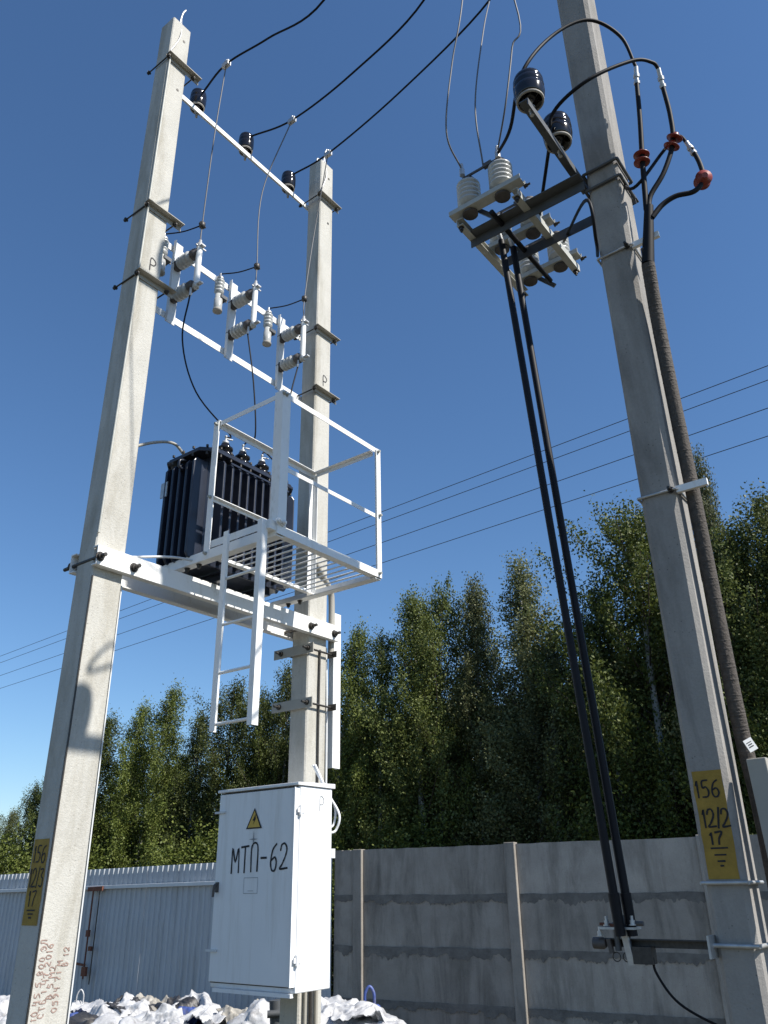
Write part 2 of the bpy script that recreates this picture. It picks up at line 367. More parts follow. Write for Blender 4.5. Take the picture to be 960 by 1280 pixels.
def RB(h): return RB0 + (RB1 - RB0) * h / 9.5
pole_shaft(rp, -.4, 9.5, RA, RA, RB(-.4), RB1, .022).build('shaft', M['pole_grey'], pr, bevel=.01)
# yellow patches with the painted numbers (on the faces towards -U)
def patch(pole, o_fn, z0, z1, half, name):
    mb = MB(); n = 10; vs = []
    for i in range(n + 1):
        z = z0 + (z1 - z0) * i / n; j0, j1 = wr.uniform(-.003, .003), wr.uniform(-.003, .003)
        vs += [o_fn(-half + j0, z), o_fn(half + j1, z)]
    mb.add(vs, [(2 * i, 2 * i + 1, 2 * i + 3, 2 * i + 2) for i in range(n)]); return mb.build(name, M['yellow'], pole)
def fL(v, z): return S(-.015 - AL(z) - .002, v, z)
patch(pl, fL, 1.435, 1.85, BL - .018, 'yellow_patch')
mb = MB()
def fL2(v, z): return S(-.015 - AL(z) - .004, v, z)
write(mb, '156', fL2(-.058, 1.735), V, Z, .082, .042, .0075, .12)
write(mb, '12/3', fL2(-.064, 1.615), V, Z, .088, .038, .0075, .12)
write(mb, '17', fL2(-.045, 1.525), V, Z, .07, .042, .008, .2)
for k, (hw, z) in enumerate(((.034, 1.505), (.022, 1.488), (.010, 1.471))): ribbon(mb, [fL2(-.005 - hw, z), fL2(-.005 + hw, z)], -U, .008)
mb.build('lettering', M['ink'], pl)
mb = MB()
def fV(u, z): return S(u, BL + .002, z)
for txt, u, z in (('СВ110 45 5.800 ЭЛ', -.072, .93), ('СТБ 1.47 2016', -.036, 1.02), ('В 5 М2', -.004, 1.10), ('0594 71 М', .034, 1.04), ('В 12', .062, 1.24)):
    write(mb, txt, fV(u, z), Z, -U, .031, .022, .0055, .38, .10)
tag(mb.build('lettering', M['redink'], pl), 'faded reddish handwriting running up the pole')
mb = MB(); write(mb, 'P', S(-.03, BL + .002, 5.80), U, Z, .11, .075, .010); write(mb, 'P', S(D, BL + .002, 5.79), U, Z, .11, .075, .010)
half = MB(); 
# split the two letters to their poles
nv = len(mb.v) // 2; nf = len(mb.f) // 2
mL = MB(); mL.v = mb.v[:nv]; mL.f = mb.f[:nf]; mL.sm = mb.sm[:nf]; mL.mi = mb.mi[:nf]; mL.build('lettering', M['ink'], pl)
mR = MB(); mR.v = mb.v[nv:]; mR.f = [[i - nv for i in f] for f in mb.f[nf:]]; mR.sm = mb.sm[nf:]; mR.mi = mb.mi[nf:]; mR.build('lettering', M['ink'], pm)
# right pole
RZ = (rp(1) - rp(0)).normalized()
def fR(v, z): return rS(-RA - .002, v, z)
def fR2(v, z): return rS(-RA - .004, v, z)
patch(pr, fR, 1.60, 2.06, RB(1.8) - .023, 'yellow_patch')
mb = MB()
write(mb, '156', fR2(-.062, 1.945), V, RZ, .072, .040, .008, .12)
write(mb, '12/2', fR2(-.052, 1.815), V, RZ, .076, .036, .0085, .1)
write(mb, '17', fR2(-.034, 1.745), V, RZ, .05, .036, .009, .2)
for hw, z in ((.036, 1.728), (.024, 1.700), (.015, 1.674), (.006, 1.655)): ribbon(mb, [fR2(.002 - hw, z), fR2(.002 + hw, z)], -U, .008)
mb.build('lettering', M['ink'], pr)
# spikes and lifting holes
for pole, u in ((pl, -.03), (pm, D - .01)):
    mb = MB(); mb.tube([S(u, .03, 8.4), S(u + .02, .05, 8.75), S(u + .05, .05, 8.86)], .009, 6); mb.tube([S(u - .05, .0, 8.5), S(u - .04, .0, 8.68), S(u - .01, .02, 8.64)], .008, 6)
    mb.tube([S(u - .08, BL + .01, 8.12), S(u, BL + .012, 8.4), S(u + .02, .05, 8.7)], .006, 6)
    mb.build('top_spike', M['galv'], pole)
    for z in (8.40, 7.78):
        h = MB(); h.tube([S(u + .05, BL - .03, z), S(u + .05, BL + .003, z)], .013, 10); h.build('hole', M['bolt'], pole)
# earthing rod and strip, and a dark seam line, running down the left pole
mb = MB(); mb.tube([S(-.10, BL + .012, 8.05), S(-.108, BL + .012, 5.8), S(-.12, BL + .012, 4.2), S(-.125, BL + .012, 3.62)], .009, 6)
tag(mb.build('earth_rod', M['frame'], org=S(-.125, BL, 3.62)), 'thin steel earthing rod clipped along the upper edge of the left pole', 'earthing rod')
mb = MB(); mb.tube([S(-.119, BL + .005, 3.34), S(-.124, BL + .005, 1.8), S(-.128, BL + .005, .02)], .0055, 6, 2)  # added dark tube, standing in for the dark seam groove at the pole's edge
tag(mb.build('seam_line', M['bolt'], org=S(-.128, BL, 0)), 'thin dark line standing in for the seam groove down the left edge of the sunlit face of the left pole', 'wire')
mb = MB(); mb.bar(S(.108, BL - .03, 3.34), S(.125, BL - .03, .02), V, .03, .008)
tag(mb.build('earth_strip', M['rail'], org=S(.125, BL, 0)), 'pale flat earthing strip down the right edge of the left pole below the beams', 'earthing strip')

# ------------------------------------------------------------------ crossarms with clamps
def crossarm(name, label, z, u0, u1, size):
    t = thing(name, label, 'crossarm', S(D / 2, -.13, z))
    mb = MB(); mb.angle(S(u0, -BL - .012, z), S(u1, -BL - .012, z), -V, -Z, size, .006); mb.build('bar', M['white'], t)
    for u in (0, D):
        c = MB(); c.angle(S(u - .135, BL + .004, z + .01), S(u + .21 if u == 0 else u + .19, BL + .004, z + .01), V, -Z, .055, .006, .045)
        cl = c.build('clamp', M['pale'], t)
        r = MB()
        for uu in (-.125, .145):
            r.tube([S(u + uu, -.165, z - .02), S(u + uu, BL + .04, z - .02)], .0062, 8)
            bolt(r, S(u + uu, -.145, z - .02), -V, .011, .025); bolt(r, S(u + uu, BL + .012, z - .02), V, .011, .03)
        r.build('tie_rod', M['bolt'], cl)
    return t
crossarm('crossarm', 'topmost white steel crossarm, carrying three black pin insulators', 8.06, -.02, 2.0, .05)
crossarm('crossarm', 'upper of two white crossarms behind the fuses', 6.37, -.02, 2.0, .06)
crossarm('crossarm', 'lower of two white crossarms below the fuses, above the cage', 5.70, -.02, 2.05, .06)

# ------------------------------------------------------------------ black pin insulators
def pin_insulator(base, h=.27, r=.075, two=True):
    t = thing('pin_insulator', '', 'insulator', base)
    mb = MB(); mb.tube([base - Z * .06, base + Z * .12], .012, 8); bolt(mb, base - Z * .0, -Z, .014, .05); mb.build('pin', M['galv'], t)
    prof = [(.018, .06), (r * .38, .062), (r * .42, .13), (r * .66, .125), (r * .78, .052), (r * .86, .050), (r * .94, .075), (r * 1.0, .115), (r * 1.0, .138), (r * .955, .146), (r * .955, .150), (r * 1.0, .158), (r * .99, .185), (r * .945, .193), (r * .945, .197), (r * .97, .204), (r * .90, .228), (r * .72, .243), (r * .3, .25), (.005, .25)]
    prof = [(a, b * h / .25) for a, b in prof]
    mb = MB(); mb.lathe(prof, base, Z, 24); mb.build('porcelain', M['blackpor'], t)
    mb = MB(); q = [(r * .77, .045), (r * .875, .045), (r * .90, .056), (r * .885, .058), (r * .775, .0535)]; q = [(a, b * h / .25) for a, b in q + q[:1]]
    mb.lathe(q, base, Z, 24, cap=False); mb.build('rim', M['rim'], t)
    return t
ins = pin_insulator(S(.41, -.155, 8.07))
ins['label'] = 'black pin insulator on the top crossarm nearest the left pole'; ins['group'] = 'pin insulators on the top crossarm'
for u, lb in ((1.02, 'black pin insulator in the middle of the top white crossarm'), (1.62, 'black pin insulator on the top crossarm nearest the middle pole')):
    c = copy_tree(ins); c.location = S(u, -.155, 8.07); c['label'] = lb

# ------------------------------------------------------------------ fuses and surge arresters
def ribbed(L_, r, r2, n):
    p = [(r2 * .75, 0), (r2 * .75, L_ * .06)]
    for i in range(n):
        a = L_ * (.08 + .84 * i / n); b = L_ * .84 / n
        p += [(r2, a), (r2 * 1.0, a + b * .1), (r, a + b * .35), (r, a + b * .7), (r2, a + b * .9)]
    return p + [(r2 * .75, L_ * .94), (r2 * .75, L_)]
def fuse(u):
    t = thing('fuse', '', 'fuse', S(u, -.09, 5.66))
    mb = MB(); mb.angle(S(u - .045, -.084, 5.60), S(u - .045, -.084, 6.40), U, V, .09, .005, .03); mb.build('mounting_plate', M['rail'], t)
    for z in (6.16, 5.84):
        mb = MB(); mb.lathe(ribbed(.17, .054, .043, 4), S(u, -.05, z), V, 20); i = mb.build('insulator', M['whitepor'], t)
        mb = MB(); mb.lathe([(.040, .17), (.046, .175), (.046, .215), (.034, .22), (.026, .25)], S(u, -.05, z), V, 14); mb.build('metal_cap', M['capgrey'], i); mb = MB(); mb.lathe([(.046, -.032), (.046, .004), (.04, .006)], S(u, -.05, z), V, 14); mb.build('base_cap', M['capgrey'], i)
    mb = MB(); mb.lathe([(.024, 5.835), (.024, 6.205)], S(u, .20, 0), Z, 16); tb = mb.build('fuse_tube', M['tagw'], t)
    mb = MB(); mb.lathe([(.027, 6.205), (.027, 6.235), (.014, 6.24), (.012, 6.275), (.006, 6.28)], S(u, .20, 0), Z, 12); mb.bar(S(u, .17, 6.20), S(u, .25, 6.20), U, .035, .012); mb.bar(S(u - .04, .2, 6.21), S(u + .06, .2, 6.21), V, .01, .01); mb.build('upper_contact', M['galv'], tb); mb = MB(); mb.lathe([(.012, 5.79), (.027, 5.80), (.027, 5.835)], S(u, .20, 0), Z, 12)
    mb.bar(S(u, .17, 5.82), S(u, .27, 5.82), U, .03, .012)
    mb.tube([S(u - .02, .17, 5.8), S(u - .02, .165, 5.73)], .010, 6)
    mb.build('lower_contact', M['galv'], tb)
    return t
f0 = fuse(.335); f0['label'] = 'white tube fuse on two ribbed insulators next to the left pole'; f0['group'] = 'fuses between the crossarms'
for du, lb in ((.945, 'middle of three white tube fuses on ribbed insulators'), (1.545, 'white tube fuse on two ribbed insulators next to the middle pole')):
    c = copy_tree(f0); c.location = S(du, -.09, 5.66); c['label'] = lb
def arrester(u):
    b = S(u, -.05, 5.96); t = thing('surge_arrester', '', 'arrester', b)
    mb = MB(); mb.lathe([(.028, 0), (.040, .005), (.040, .022), (.036, .03)], b, Z, 16); mb.build('base_cap', M['rim'], t)
    mb = MB(); mb.lathe([(.033, .03), (.036, .05), (.036, .13), (.030, .135), (.030, .18)] + [(a, b_ + .18) for a, b_ in ribbed(.17, .042, .032, 4)], b, Z, 16); mb.build('porcelain_body', M['whitepor'], t)
    mb = MB(); mb.lathe([(.03, .35), (.03, .365), (.010, .37), (.010, .41)], b, Z, 10); mb.build('terminal', M['galv'], t)
    mb = MB(); mb.bar(S(u, -.05, 6.13), S(u + .09, -.05, 6.13), Z, .035, .006); mb.obox(S(u + .03, -.05, 6.115), U * .035, V * .042, Z * .016); mb.build('bracket', M['dark'], t)
    return t
a0 = arrester(.17); a0['label'] = 'slim white surge arrester half hidden behind the left pole'; a0['group'] = 'surge arresters on the upper fuse crossarm'
for u, lb in ((.765, 'slim white surge arrester beside the middle fuse'), (1.345, 'slim white surge arrester left of the fuse nearest the middle pole')):
    c = copy_tree(a0); c.location = S(u, -.05, 5.96); c['label'] = lb

# ------------------------------------------------------------------ main beams
def beam(v, out, u0, u1, label):
    t = thing('support_beam', label, 'beam', S(D / 2, v, 3.36), 'steel channels across the two poles')
    mb = MB(); mb.channel(S(u0, v, 3.4615), S(u1, v, 3.4615), out, Z, .125, .052, .008); mb.build('channel', M['white'], t)
    return t
bf = beam(BL + .055, V, -.14, 2.14, 'white steel channel beam on the near side of both poles, under the transformer')
bb = beam(-BL - .055, -V, -.14, 2.14, 'white steel channel beam on the far side of both poles, seen from below')
for i, u in enumerate((-.12, .13, D - .13, D + .15)):
    r = MB(); r.tube([S(u, -.23, 3.45), S(u, .20, 3.45)], .012, 8); bolt(r, S(u, BL + .057, 3.45), V, .018, .06); bolt(r, S(u, -BL - .057, 3.45), -V, .018, .06); r.build('through_bolt', M['bolt'], bf)

# ------------------------------------------------------------------ transformer
tr = thing('transformer', 'dark blue finned oil transformer sitting on the two white beams', 'transformer', S(1.0, 0, 3.53))
TU0, TU1, TV = .635, 1.40, .195       # core
mb = MB()
for u in (.82, 1.24): mb.channel(S(u, -.24, 3.565), S(u, .24, 3.565), U, Z, .07, .04, .006)
mb.build('skid', M['navy'], tr)
mb = MB(); zb, zt = 3.615, 4.46
ch = .05; oct_ = [(TU0 + ch, -TV), (TU1 - ch, -TV), (TU1, -TV + ch), (TU1, TV - ch), (TU1 - ch, TV), (TU0 + ch, TV), (TU0, TV - ch), (TU0, -TV + ch)]
mb.prism([(a, b) for a, b in oct_], S(0, 0, zb), S(0, 0, zt), U, V); mb.build('tank', M['navy'], tr, bevel=.008)
def fin(c, d, side, depth, name='cooling_fin'):
    """a thin hollow fin; c = point on the tank wall at the bottom, d = outward, side = thickness direction"""
    w = .011; z0, z1 = .03, .80; m = MB()
    pr_ = [(0, z0), (depth - .02, z0), (depth, z0 + .03), (depth, z1 - .03), (depth - .02, z1), (0, z1)]
    m.prism(pr_, c - side * w, c + side * w, d, Z); return m.build(name, M['navy'], tr, bevel=.006)
for k in range(9):
    u = TU0 + .06 + k * .0775
    fin(S(u, TV - .005, zb), V, U, .095); fin(S(u, -TV + .005, zb), -V, U, .095)
for k in range(5):
    v = -.15 + k * .075
    fin(S(TU0 + .005, v, zb), -U, V, .13); fin(S(TU1 - .005, v, zb), U, V, .1)
for sgn in (-1, 1):
    dgn = (V * sgn + U).normalized(); fin(S(TU1 - .03, sgn * (TV - .03), zb), dgn, dgn.cross(Z), .12)
mb = MB(); lo = [(TU0 - .02, -TV - .07), (TU1 + .02, -TV - .07), (TU1 + .09, -TV + .02), (TU1 + .09, TV - .02), (TU1 + .02, TV + .07), (TU0 - .02, TV + .07), (TU0 - .11, TV - .02), (TU0 - .11, -TV + .02)]
mb.prism(lo, S(0, 0, zt), S(0, 0, zt + .022), U, V); mb.prism([(a * .97 + .03, b * .96) for a, b in lo], S(0, 0, zt + .026), S(0, 0, zt + .042), U, V); lid = mb.build('lid', M['navy'], tr, bevel=.004)
mb = MB()
for i in range(8):
    (a, b), (c, d) = lo[i], lo[(i + 1) % 8]; n = max(1, int(math.hypot(a - c, b - d) / .09))
    for k in range(n):
        t = (k + .5) / n; p = S((a + (c - a) * t) * .985 + .015, (b + (d - b) * t) * .95, 0)
        mb.lathe([(.010, zt - .022), (.010, zt - .001)], p, Z, 6); mb.lathe([(.010, zt + .042), (.010, zt + .058)], p, Z, 6)
mb.build('lid_bolt', M['bolt'], lid)['kind'] = 'stuff'
mb = MB(); mb.tube([S(TU0 - .10, .03, zt - .03), S(TU0 - .15, .03, zt - .05), S(TU0 - .15, .03, zt - .10), S(TU0 - .10, .03, zt - .11)], .010, 8); mb.build('lifting_lug', M['navy'], tr)
mb = MB(); mb.obox(S(TU0 - .12, -.16, 4.24), U * .004, V * .035, Z * .06); mb.build('rating_plate', M['galv'], tr)
mb = MB(); mb.bar(S(TU0 + .1, TV + .100, 4.40), S(TU1 - .06, TV + .100, 4.40), Z, .014, .01); mb.build('fin_rail', M['navy'], tr)
for k, u in enumerate((.87, 1.05, 1.26)):
    b = S(u, .06, zt + .042); mb = MB()
    mb.lathe([(a_ * 1.3, b_ * 1.35) for a_, b_ in [(.040, 0), (.040, .03), (.030, .035), (.030, .05), (.055, .06), (.057, .075), (.032, .09), (.030, .10), (.046, .108), (.047, .12), (.028, .135), (.024, .15)]], b, Z, 20); bu = mb.build('bushing', M['blackpor'], tr)
    mb = MB(); mb.lathe([(.024, .203), (.027, .206), (.027, .222), (.008, .226), (.008, .262), (.011, .264), (.011, .274), (.004, .276)], b, Z, 12); mb.tube([b + Z * .25, b + Z * .26 + U * .06 + V * .01], .006, 6); mb.build('terminal', M['galv'], bu)
mb = MB(); mb.lathe([(.022, 0), (.022, .03), (.016, .035), (.016, .06)], S(TU1 - .02, TV + .06, zb + .03), V, 12); mb.build('drain_valve', M['galv'], tr)

# ------------------------------------------------------------------ platform with cage and ladder
pf = thing('service_platform', 'white steel service platform with railing cage hung beside the transformer', 'platform', S(1.1, .6, 3.55))
PU0, PU1, PV0, PV1, PZ = .55, 1.62, .30, .985, 3.60
mb = MB()
mb.angle(S(PU0, PV1, PZ), S(PU1, PV1, PZ), -V, Z, .055, .006); mb.angle(S(PU0, PV0, PZ + .02), S(PU1, PV0, PZ + .02), V, Z, .04, .005); mb.build('edge_beam', M['white'], pf)
for u, s in ((PU0, 1), (PU1, -1)):
    mb = MB(); mb.angle(S(u, -.12, PZ - .012), S(u, PV1 - .008, PZ - .012), U * s, Z, .065, .007); mb.build('bearer', M['white'], pf)
for k in range(13):
    u = PU0 + .11 + k * (PU1 - PU0 - .2) / 12
    mb = MB(); mb.tube([S(u, PV0 + .008, PZ + .035), S(u, PV1 - .01, PZ + .035)], .006, 6); mb.build('floor_bar', M['white'], pf)
RT = 4.66
for u, v, du, dv, hgt in ((PU0, PV1, 1, -1, RT), (PU1, PV1, -1, -1, RT - .01), (PU0, PV0, 1, 1, RT - .005), (PU1, PV0, -1, 1, RT - .015)):
    lg = .075 if (u == PU0 and v == PV1) else .05
    mb = MB(); mb.angle(S(u - du * .002, v - dv * .002 , PZ + .0), S(u - du * .002, v - dv * .002, hgt), U * du, V * dv, lg, .006); mb.build('post', M['white'], pf)
def rail(p0, p1, out, lg=.04):
    mb = MB(); mb.angle(p0, p1, out, -Z, lg, .005); mb.build('handrail', M['white'], pf)
rail(S(PU0, PV1 - .012, RT), S(PU1, PV1 - .012, RT), -V); rail(S(PU0, PV0 + .012, RT), S(PU1, PV0 + .012, RT), V)
rail(S(PU0 + .012, PV0 + .05, RT - .006), S(PU0 + .012, PV1 - .06, RT - .006), U, .035); rail(S(PU1 - .012, PV0 + .05, RT - .006), S(PU1 - .012, PV1 - .06, RT - .006), -U, .035)
rail(S(PU0 + .004, PV1 - .014, 4.10), S(PU1 - .006, PV1 - .014, 4.10), -V, .03); rail(S(PU0 + .004, PV0 + .014, 4.06), S(PU1 - .006, PV0 + .014, 4.06), V, .03)
rail(S(PU0 + .012, PV0 + .05, 3.72), S(PU0 + .012, PV1 - .07, 3.72), U, .05)
mb = MB(); mb.obox(S(PU0 - .01, PV1 - .06, PZ + .05), U * .05, V * .05, Z * .03)
for dv in (-.02, .02): bolt(mb, S(PU0 + .02 + dv, PV1 + .004, PZ + .08), V, .014, .03)
mb.build('hinge_block', M['white'], pf)
for u, v, z, d in ((PU0, PV1 + .003, RT - .03, V), (PU1 - .03, PV1 + .003, RT - .035, V), (PU0 + .03, PV1 + .003, RT - .03, V), (PU1 - .03, PV1 + .003, PZ + .03, V), (PU0 - .003, PV0 + .03, RT - .03, -U), (PU0 - .003, PV0 + .025, PZ + .03, -U), (PU0 - .003, PV0 + .025, 4.05, -U), (PU1 - .02, PV1 + .003, 4.09, V)):
    mb = MB(); bolt(mb, S(u, v, z), d, .008, .018); mb.build('bolt', M['frame'], pf)
for u, s_ in ((PU0 + .035, 1), (PU1 - .035, -1)):
    for v in (.10, .22): mb = MB(); bolt(mb, S(u, v, PZ - .013), -Z, .012, .03); mb.build('bolt', M['bolt'], pf)
# ladder
ld = thing('ladder', 'short white steel ladder hanging from the left end of the platform', 'ladder', S(.47, .76, 2.42))
for v, dv in ((.95, -1), (.60, 1)):
    mb = MB(); mb.angle(S(.452, v, 2.42), S(.452, v, 3.68), U, V * dv, .05, .006, .04); mb.build('side_rail', M['white'], ld)
for k in range(4):
    mb = MB(); z = 2.46 + .30 * k; mb.tube([S(.475, .607, z), S(.475, .943, z)], .010, 8); mb.build('rung', M['white'], ld)

# ------------------------------------------------------------------ cabinet
cab = thing('electrical_cabinet', 'white steel switch cabinet hung on the middle pole, hand painted on the shaded door', 'cabinet', S(1.64, 0, 1.0))
CU0, CU1, CV, CZ0, CZ1 = 1.475, 1.80, .385, 1.0, 2.215
mb = MB(); mb.obox(S((CU0 + CU1) / 2, 0, (CZ0 + CZ1) / 2), U * (CU1 - CU0) / 2, V * CV, Z * (CZ1 - CZ0) / 2); mb.build('body', M['cabwhite'], cab, bevel=.006)
mb = MB(); mb.prism([(CU0 - .035, CZ1 + .003), (CU1 + .02, CZ1 + .003), (CU1 + .02, CZ1 + .035), (CU0 - .035, CZ1 + .022)], S(0, -CV - .012, 0), S(0, CV + .012, 0), U, Z); mb.build('roof', M['cabwhite'], cab, bevel=.003)
mb = MB(); mb.obox(S(CU0 - .012, -.012, (CZ0 + CZ1) / 2 + .012), U * .011, V * (CV - .016), Z * ((CZ1 - CZ0) / 2 - .022))
door = mb.build('door', M['cabwhite'], cab, bevel=.004)
mb = MB(); mb.obox(S(CU0 - .0008, -.012, (CZ0 + CZ1) / 2 + .012), U * .0006, V * (CV - .009), Z * ((CZ1 - CZ0) / 2 - .014)); mb.build('door_gap_shade', M['bolt'], cab)  # dark sheet behind the door, added as the shade in its gap
mb = MB(); mb.obox(S(CU0 - .022, CV - .012, (CZ0 + CZ1) / 2 + .012), U * .024, V * .004, Z * ((CZ1 - CZ0) / 2 - .022)); mb.build('door_flange', M['cabwhite'], door)
for z in (1.18, 2.06):
    mb = MB(); mb.lathe([(.012, z - .03), (.012, z + .03)], S(CU0 - .002, CV + .008, 0), Z, 12); mb.bar(S(CU0 - .03, CV + .006, z), S(CU0 + .035, CV + .006, z), Z, .03, .008); mb.build('hinge', M['cabwhite'], cab)
for z in (2.085, 1.215):
    mb = MB(); mb.bar(S(CU0 - .03, -CV - .03, z), S(CU0 - .03, -CV + .07, z), Z, .014, .012); mb.build('latch_tab', M['rail'], door)
mb = MB(); mb.obox(S(CU0 - .027, -CV + .035, 1.60), U * .005, V * .014, Z * .032); mb.tube([S(CU0 - .04, -CV + .035, 1.62), S(CU0 - .055, -CV + .035, 1.60), S(CU0 - .055, -CV + .03, 1.54)], .009, 6); mb.build('handle', M['capgrey'], door)
mb = MB(); mb.tube([S(CU0 + .05, -CV - .012, 1.46), S(CU0 + .05, -CV - .02, 1.38)], .010, 6); mb.lathe([(.017, 0), (.017, .02)], S(CU0 + .05, -CV - .03, 1.36), Z, 8); mb.build('padlock', M['bolt'], cab)
DF = CU0 - .0245
mb = MB(); dp = lambda v, z, k=0: S(DF - .001 - k * .001, v, z)
zc = 2.0
def tri(zb_, hw, hh, k): return [dp(-.018 - hw, zb_, k), dp(-.018 + hw, zb_, k), dp(-.018, zb_ + hh, k)]
mb.add(tri(1.962, .077, .135, 1), [(0, 1, 2)]); sg = mb.build('warning_sign', M['ink'], door)
mb = MB(); mb.add(tri(1.9705, .060, .108, 2), [(0, 1, 2)]); mb.build('sign_field', M['signyel'], door)
mb = MB(); ln = [(.012, .09), (-.016, .045), (.000, .047), (-.008, .018), (.016, .058), (.002, .056)]
mb.add([dp(-.018 + a, 1.970 + b * .95, 3) for a, b in ln], [(0, 5, 4), (0, 1, 2), (0, 2, 5), (2, 4, 5), (2, 3, 4)]); mb.build('sign_bolt', M['ink'], door)
mb = MB()
for a, b in ((.045, 0), (0, .06)): 
    for s in (-1, 1):
        e = V3((a * s, b * s, 0)); p = V3((-b * .1, a * .12, 0)); mb.add([dp(-.018 + p.x, 1.895 + p.y), dp(-.018 + e.x, 1.895 + e.y), dp(-.018 - p.x, 1.895 - p.y)], [(0, 1, 2)])
mb.build('star_mark', M['greyink'], door)
mb = MB(); write(mb, 'МТП-62', dp(-.22, 1.685), (V + Z * .03), Z, .158, .0705, .0125, .30, .02); mb.build('lettering', M['ink'], door)
mb = MB()
for a, b in (((-.09, 1.655), (.04, 1.655)), ((-.09, 1.56), (.04, 1.56)), ((-.09, 1.56), (-.09, 1.655)), ((.04, 1.56), (.04, 1.655)), ((-.05, 1.575), (.0, 1.575))): ribbon(mb, [dp(*a), dp(*b)], -U, .003)
mb.build('faded_sticker', M['greyink'], door)
mb = MB(); write(mb, 'P', S(1.66, CV + .002, 2.065), U, Z, .09, .06, .007); mb.build('lettering', M['greyink'], cab)
mb = MB(); mb.bar(S(CU0 - .01, -CV + .05, CZ0 - .012), S(CU0 - .01, CV - .02, CZ0 - .012), Z, .022, .03); mb.build('bottom_sill', M['cabwhite'], cab)
mb = MB(); mb.obox(S(CU1 + .02, CV - .08, 1.22), U * .016, V * .02, Z * .06); mb.tube([S(CU1 + .02, CV - .06, 1.25), S(CU1 + .04, CV - .05, 1.16), S(CU1 + .03, CV - .05, 1.10)], .008, 6); mb.build('rear_latch', M['bolt'], cab)
mb = MB(); mb.obox(S(CU1 + .03, CV - .03, 1.80), U * .02, V * .02, Z * .03); mb.build('socket_box', M['rail'], cab)
mb = MB(); mb.tube([S(CU1 + .02, .20, 2.40), S(CU1 + .05, .30, 2.20), S(CU1 + .06, .40, 2.05), S(CU1 + .05, .38, 1.95), S(CU1 + .01, .36, 1.93)], .009, 8); mb.tube([S(CU1 + .02, .18, 2.40), S(CU1 + .05, .28, 2.22), S(CU1 + .06, .36, 2.10), S(CU1 + .05, .36, 1.99), S(CU1 + .01, .34, 1.96)], .008, 8)
tag(mb.build('cable_loop', M['cabwhite'], org=S(CU1, .36, 1.93)), 'loop of white cable hanging at the rear corner of the white cabinet', 'cable')
# brackets between cabinet and pole, cable trunking beside the pole
tk = thing('cable_trunking', 'white cable trunking with bent top pipe beside the middle pole, above the cabinet', 'trunking', S(2.19, .08, 2.45))
mb = MB(); mb.channel(S(2.20, .075, 2.42), S(2.20, .075, 3.66), V, U, .09, .05, .006); mb.build('cover', M['white'], tk)
mb = MB(); mb.tube([S(2.13, .07, 3.30), S(2.13, .07, 3.72), S(2.09, .08, 3.84), S(1.95, .1, 3.95), S(1.55, .22, 4.10)], .026, 12); mb.build('pipe', M['pale'], tk)
for z, u in ((3.28, 0), (2.86, .02)):
    t = thing('pole_bracket', 'flat steel bracket across the middle pole, %s the other' % ('above' if z > 3 else 'below'), 'bracket', S(D - .1, 0, z))
    mb = MB(); mb.bar(S(D - .125, -.25, z), S(D - .125, .17, z), Z, .075, .008); mb.build('plate', M['pale'], t)
    mb = MB()
    for v in (-.17, .12): mb.tube([S(D - .19, v, z), S(D + .19, v, z)], .008, 6); bolt(mb, S(D - .129, v, z), -U, .013, .06)
    mb.bar(S(D + .15, -.05, z), S(D + .15, .17, z), Z, .05, .006)
    mb.build('tie_rod', M['bolt'], t)
mb = MB(); mb.tube([S(D + .03, BL + .012, 3.30), S(D + .025, BL + .014, 2.8), S(D + .03, BL + .012, 2.25)], .009, 6)
tag(mb.build('pole_cable', M['bolt'], org=S(D + .03, BL, 2.25)), 'thin dark cable running down the sunlit face of the middle pole', 'cable')
mb = MB(); mb.tube([S(D + .14, BL - .02, 3.34), S(D + .145, BL - .01, 2.9), S(D + .15, BL - .01, 2.25)], .011, 6)
tag(mb.build('pole_conduit', M['rail'], org=S(D + .15, BL, 2.25)), 'pale conduit between the middle pole and the white trunking', 'conduit')
for k in range(3):
    mb = MB(); u = D - .06 + k * .055; mb.tube([S(u, BL + .02, .0), S(u, BL + .02, 1.0)], .012, 8)
    tag(mb.build('down_conduit', M['pale'] if k != 1 else M['bolt'], org=S(u, BL + .02, 0)), ['pale conduit leaving the cabinet bottom, leftmost of three on the middle pole', 'dark conduit leaving the cabinet bottom between two pale ones', 'pale conduit leaving the cabinet bottom, rightmost of three on the middle pole'][k], 'conduit')

# ------------------------------------------------------------------ low voltage and earthing leads at the transformer
mb = MB(); mb.tube([S(.09, -.02, 4.36), S(.30, -.03, 4.50), S(.46, -.03, 4.56), S(.56, -.02, 4.50)], .011, 8)
tag(mb.build('earth_lead', M['pale'], org=S(.09, -.02, 4.36)), 'pale bent rod from the left pole to the transformer lid', 'earthing rod')
mb = MB(); mb.tube([S(.13, .11, 3.53), S(.4, .16, 3.60), S(.6, .19, 3.62)], .009, 8)
tag(mb.build('earth_lead', M['rail'], org=S(.13, .11, 3.53)), 'thin white rod lying along the near beam at the foot of the transformer', 'earthing rod')

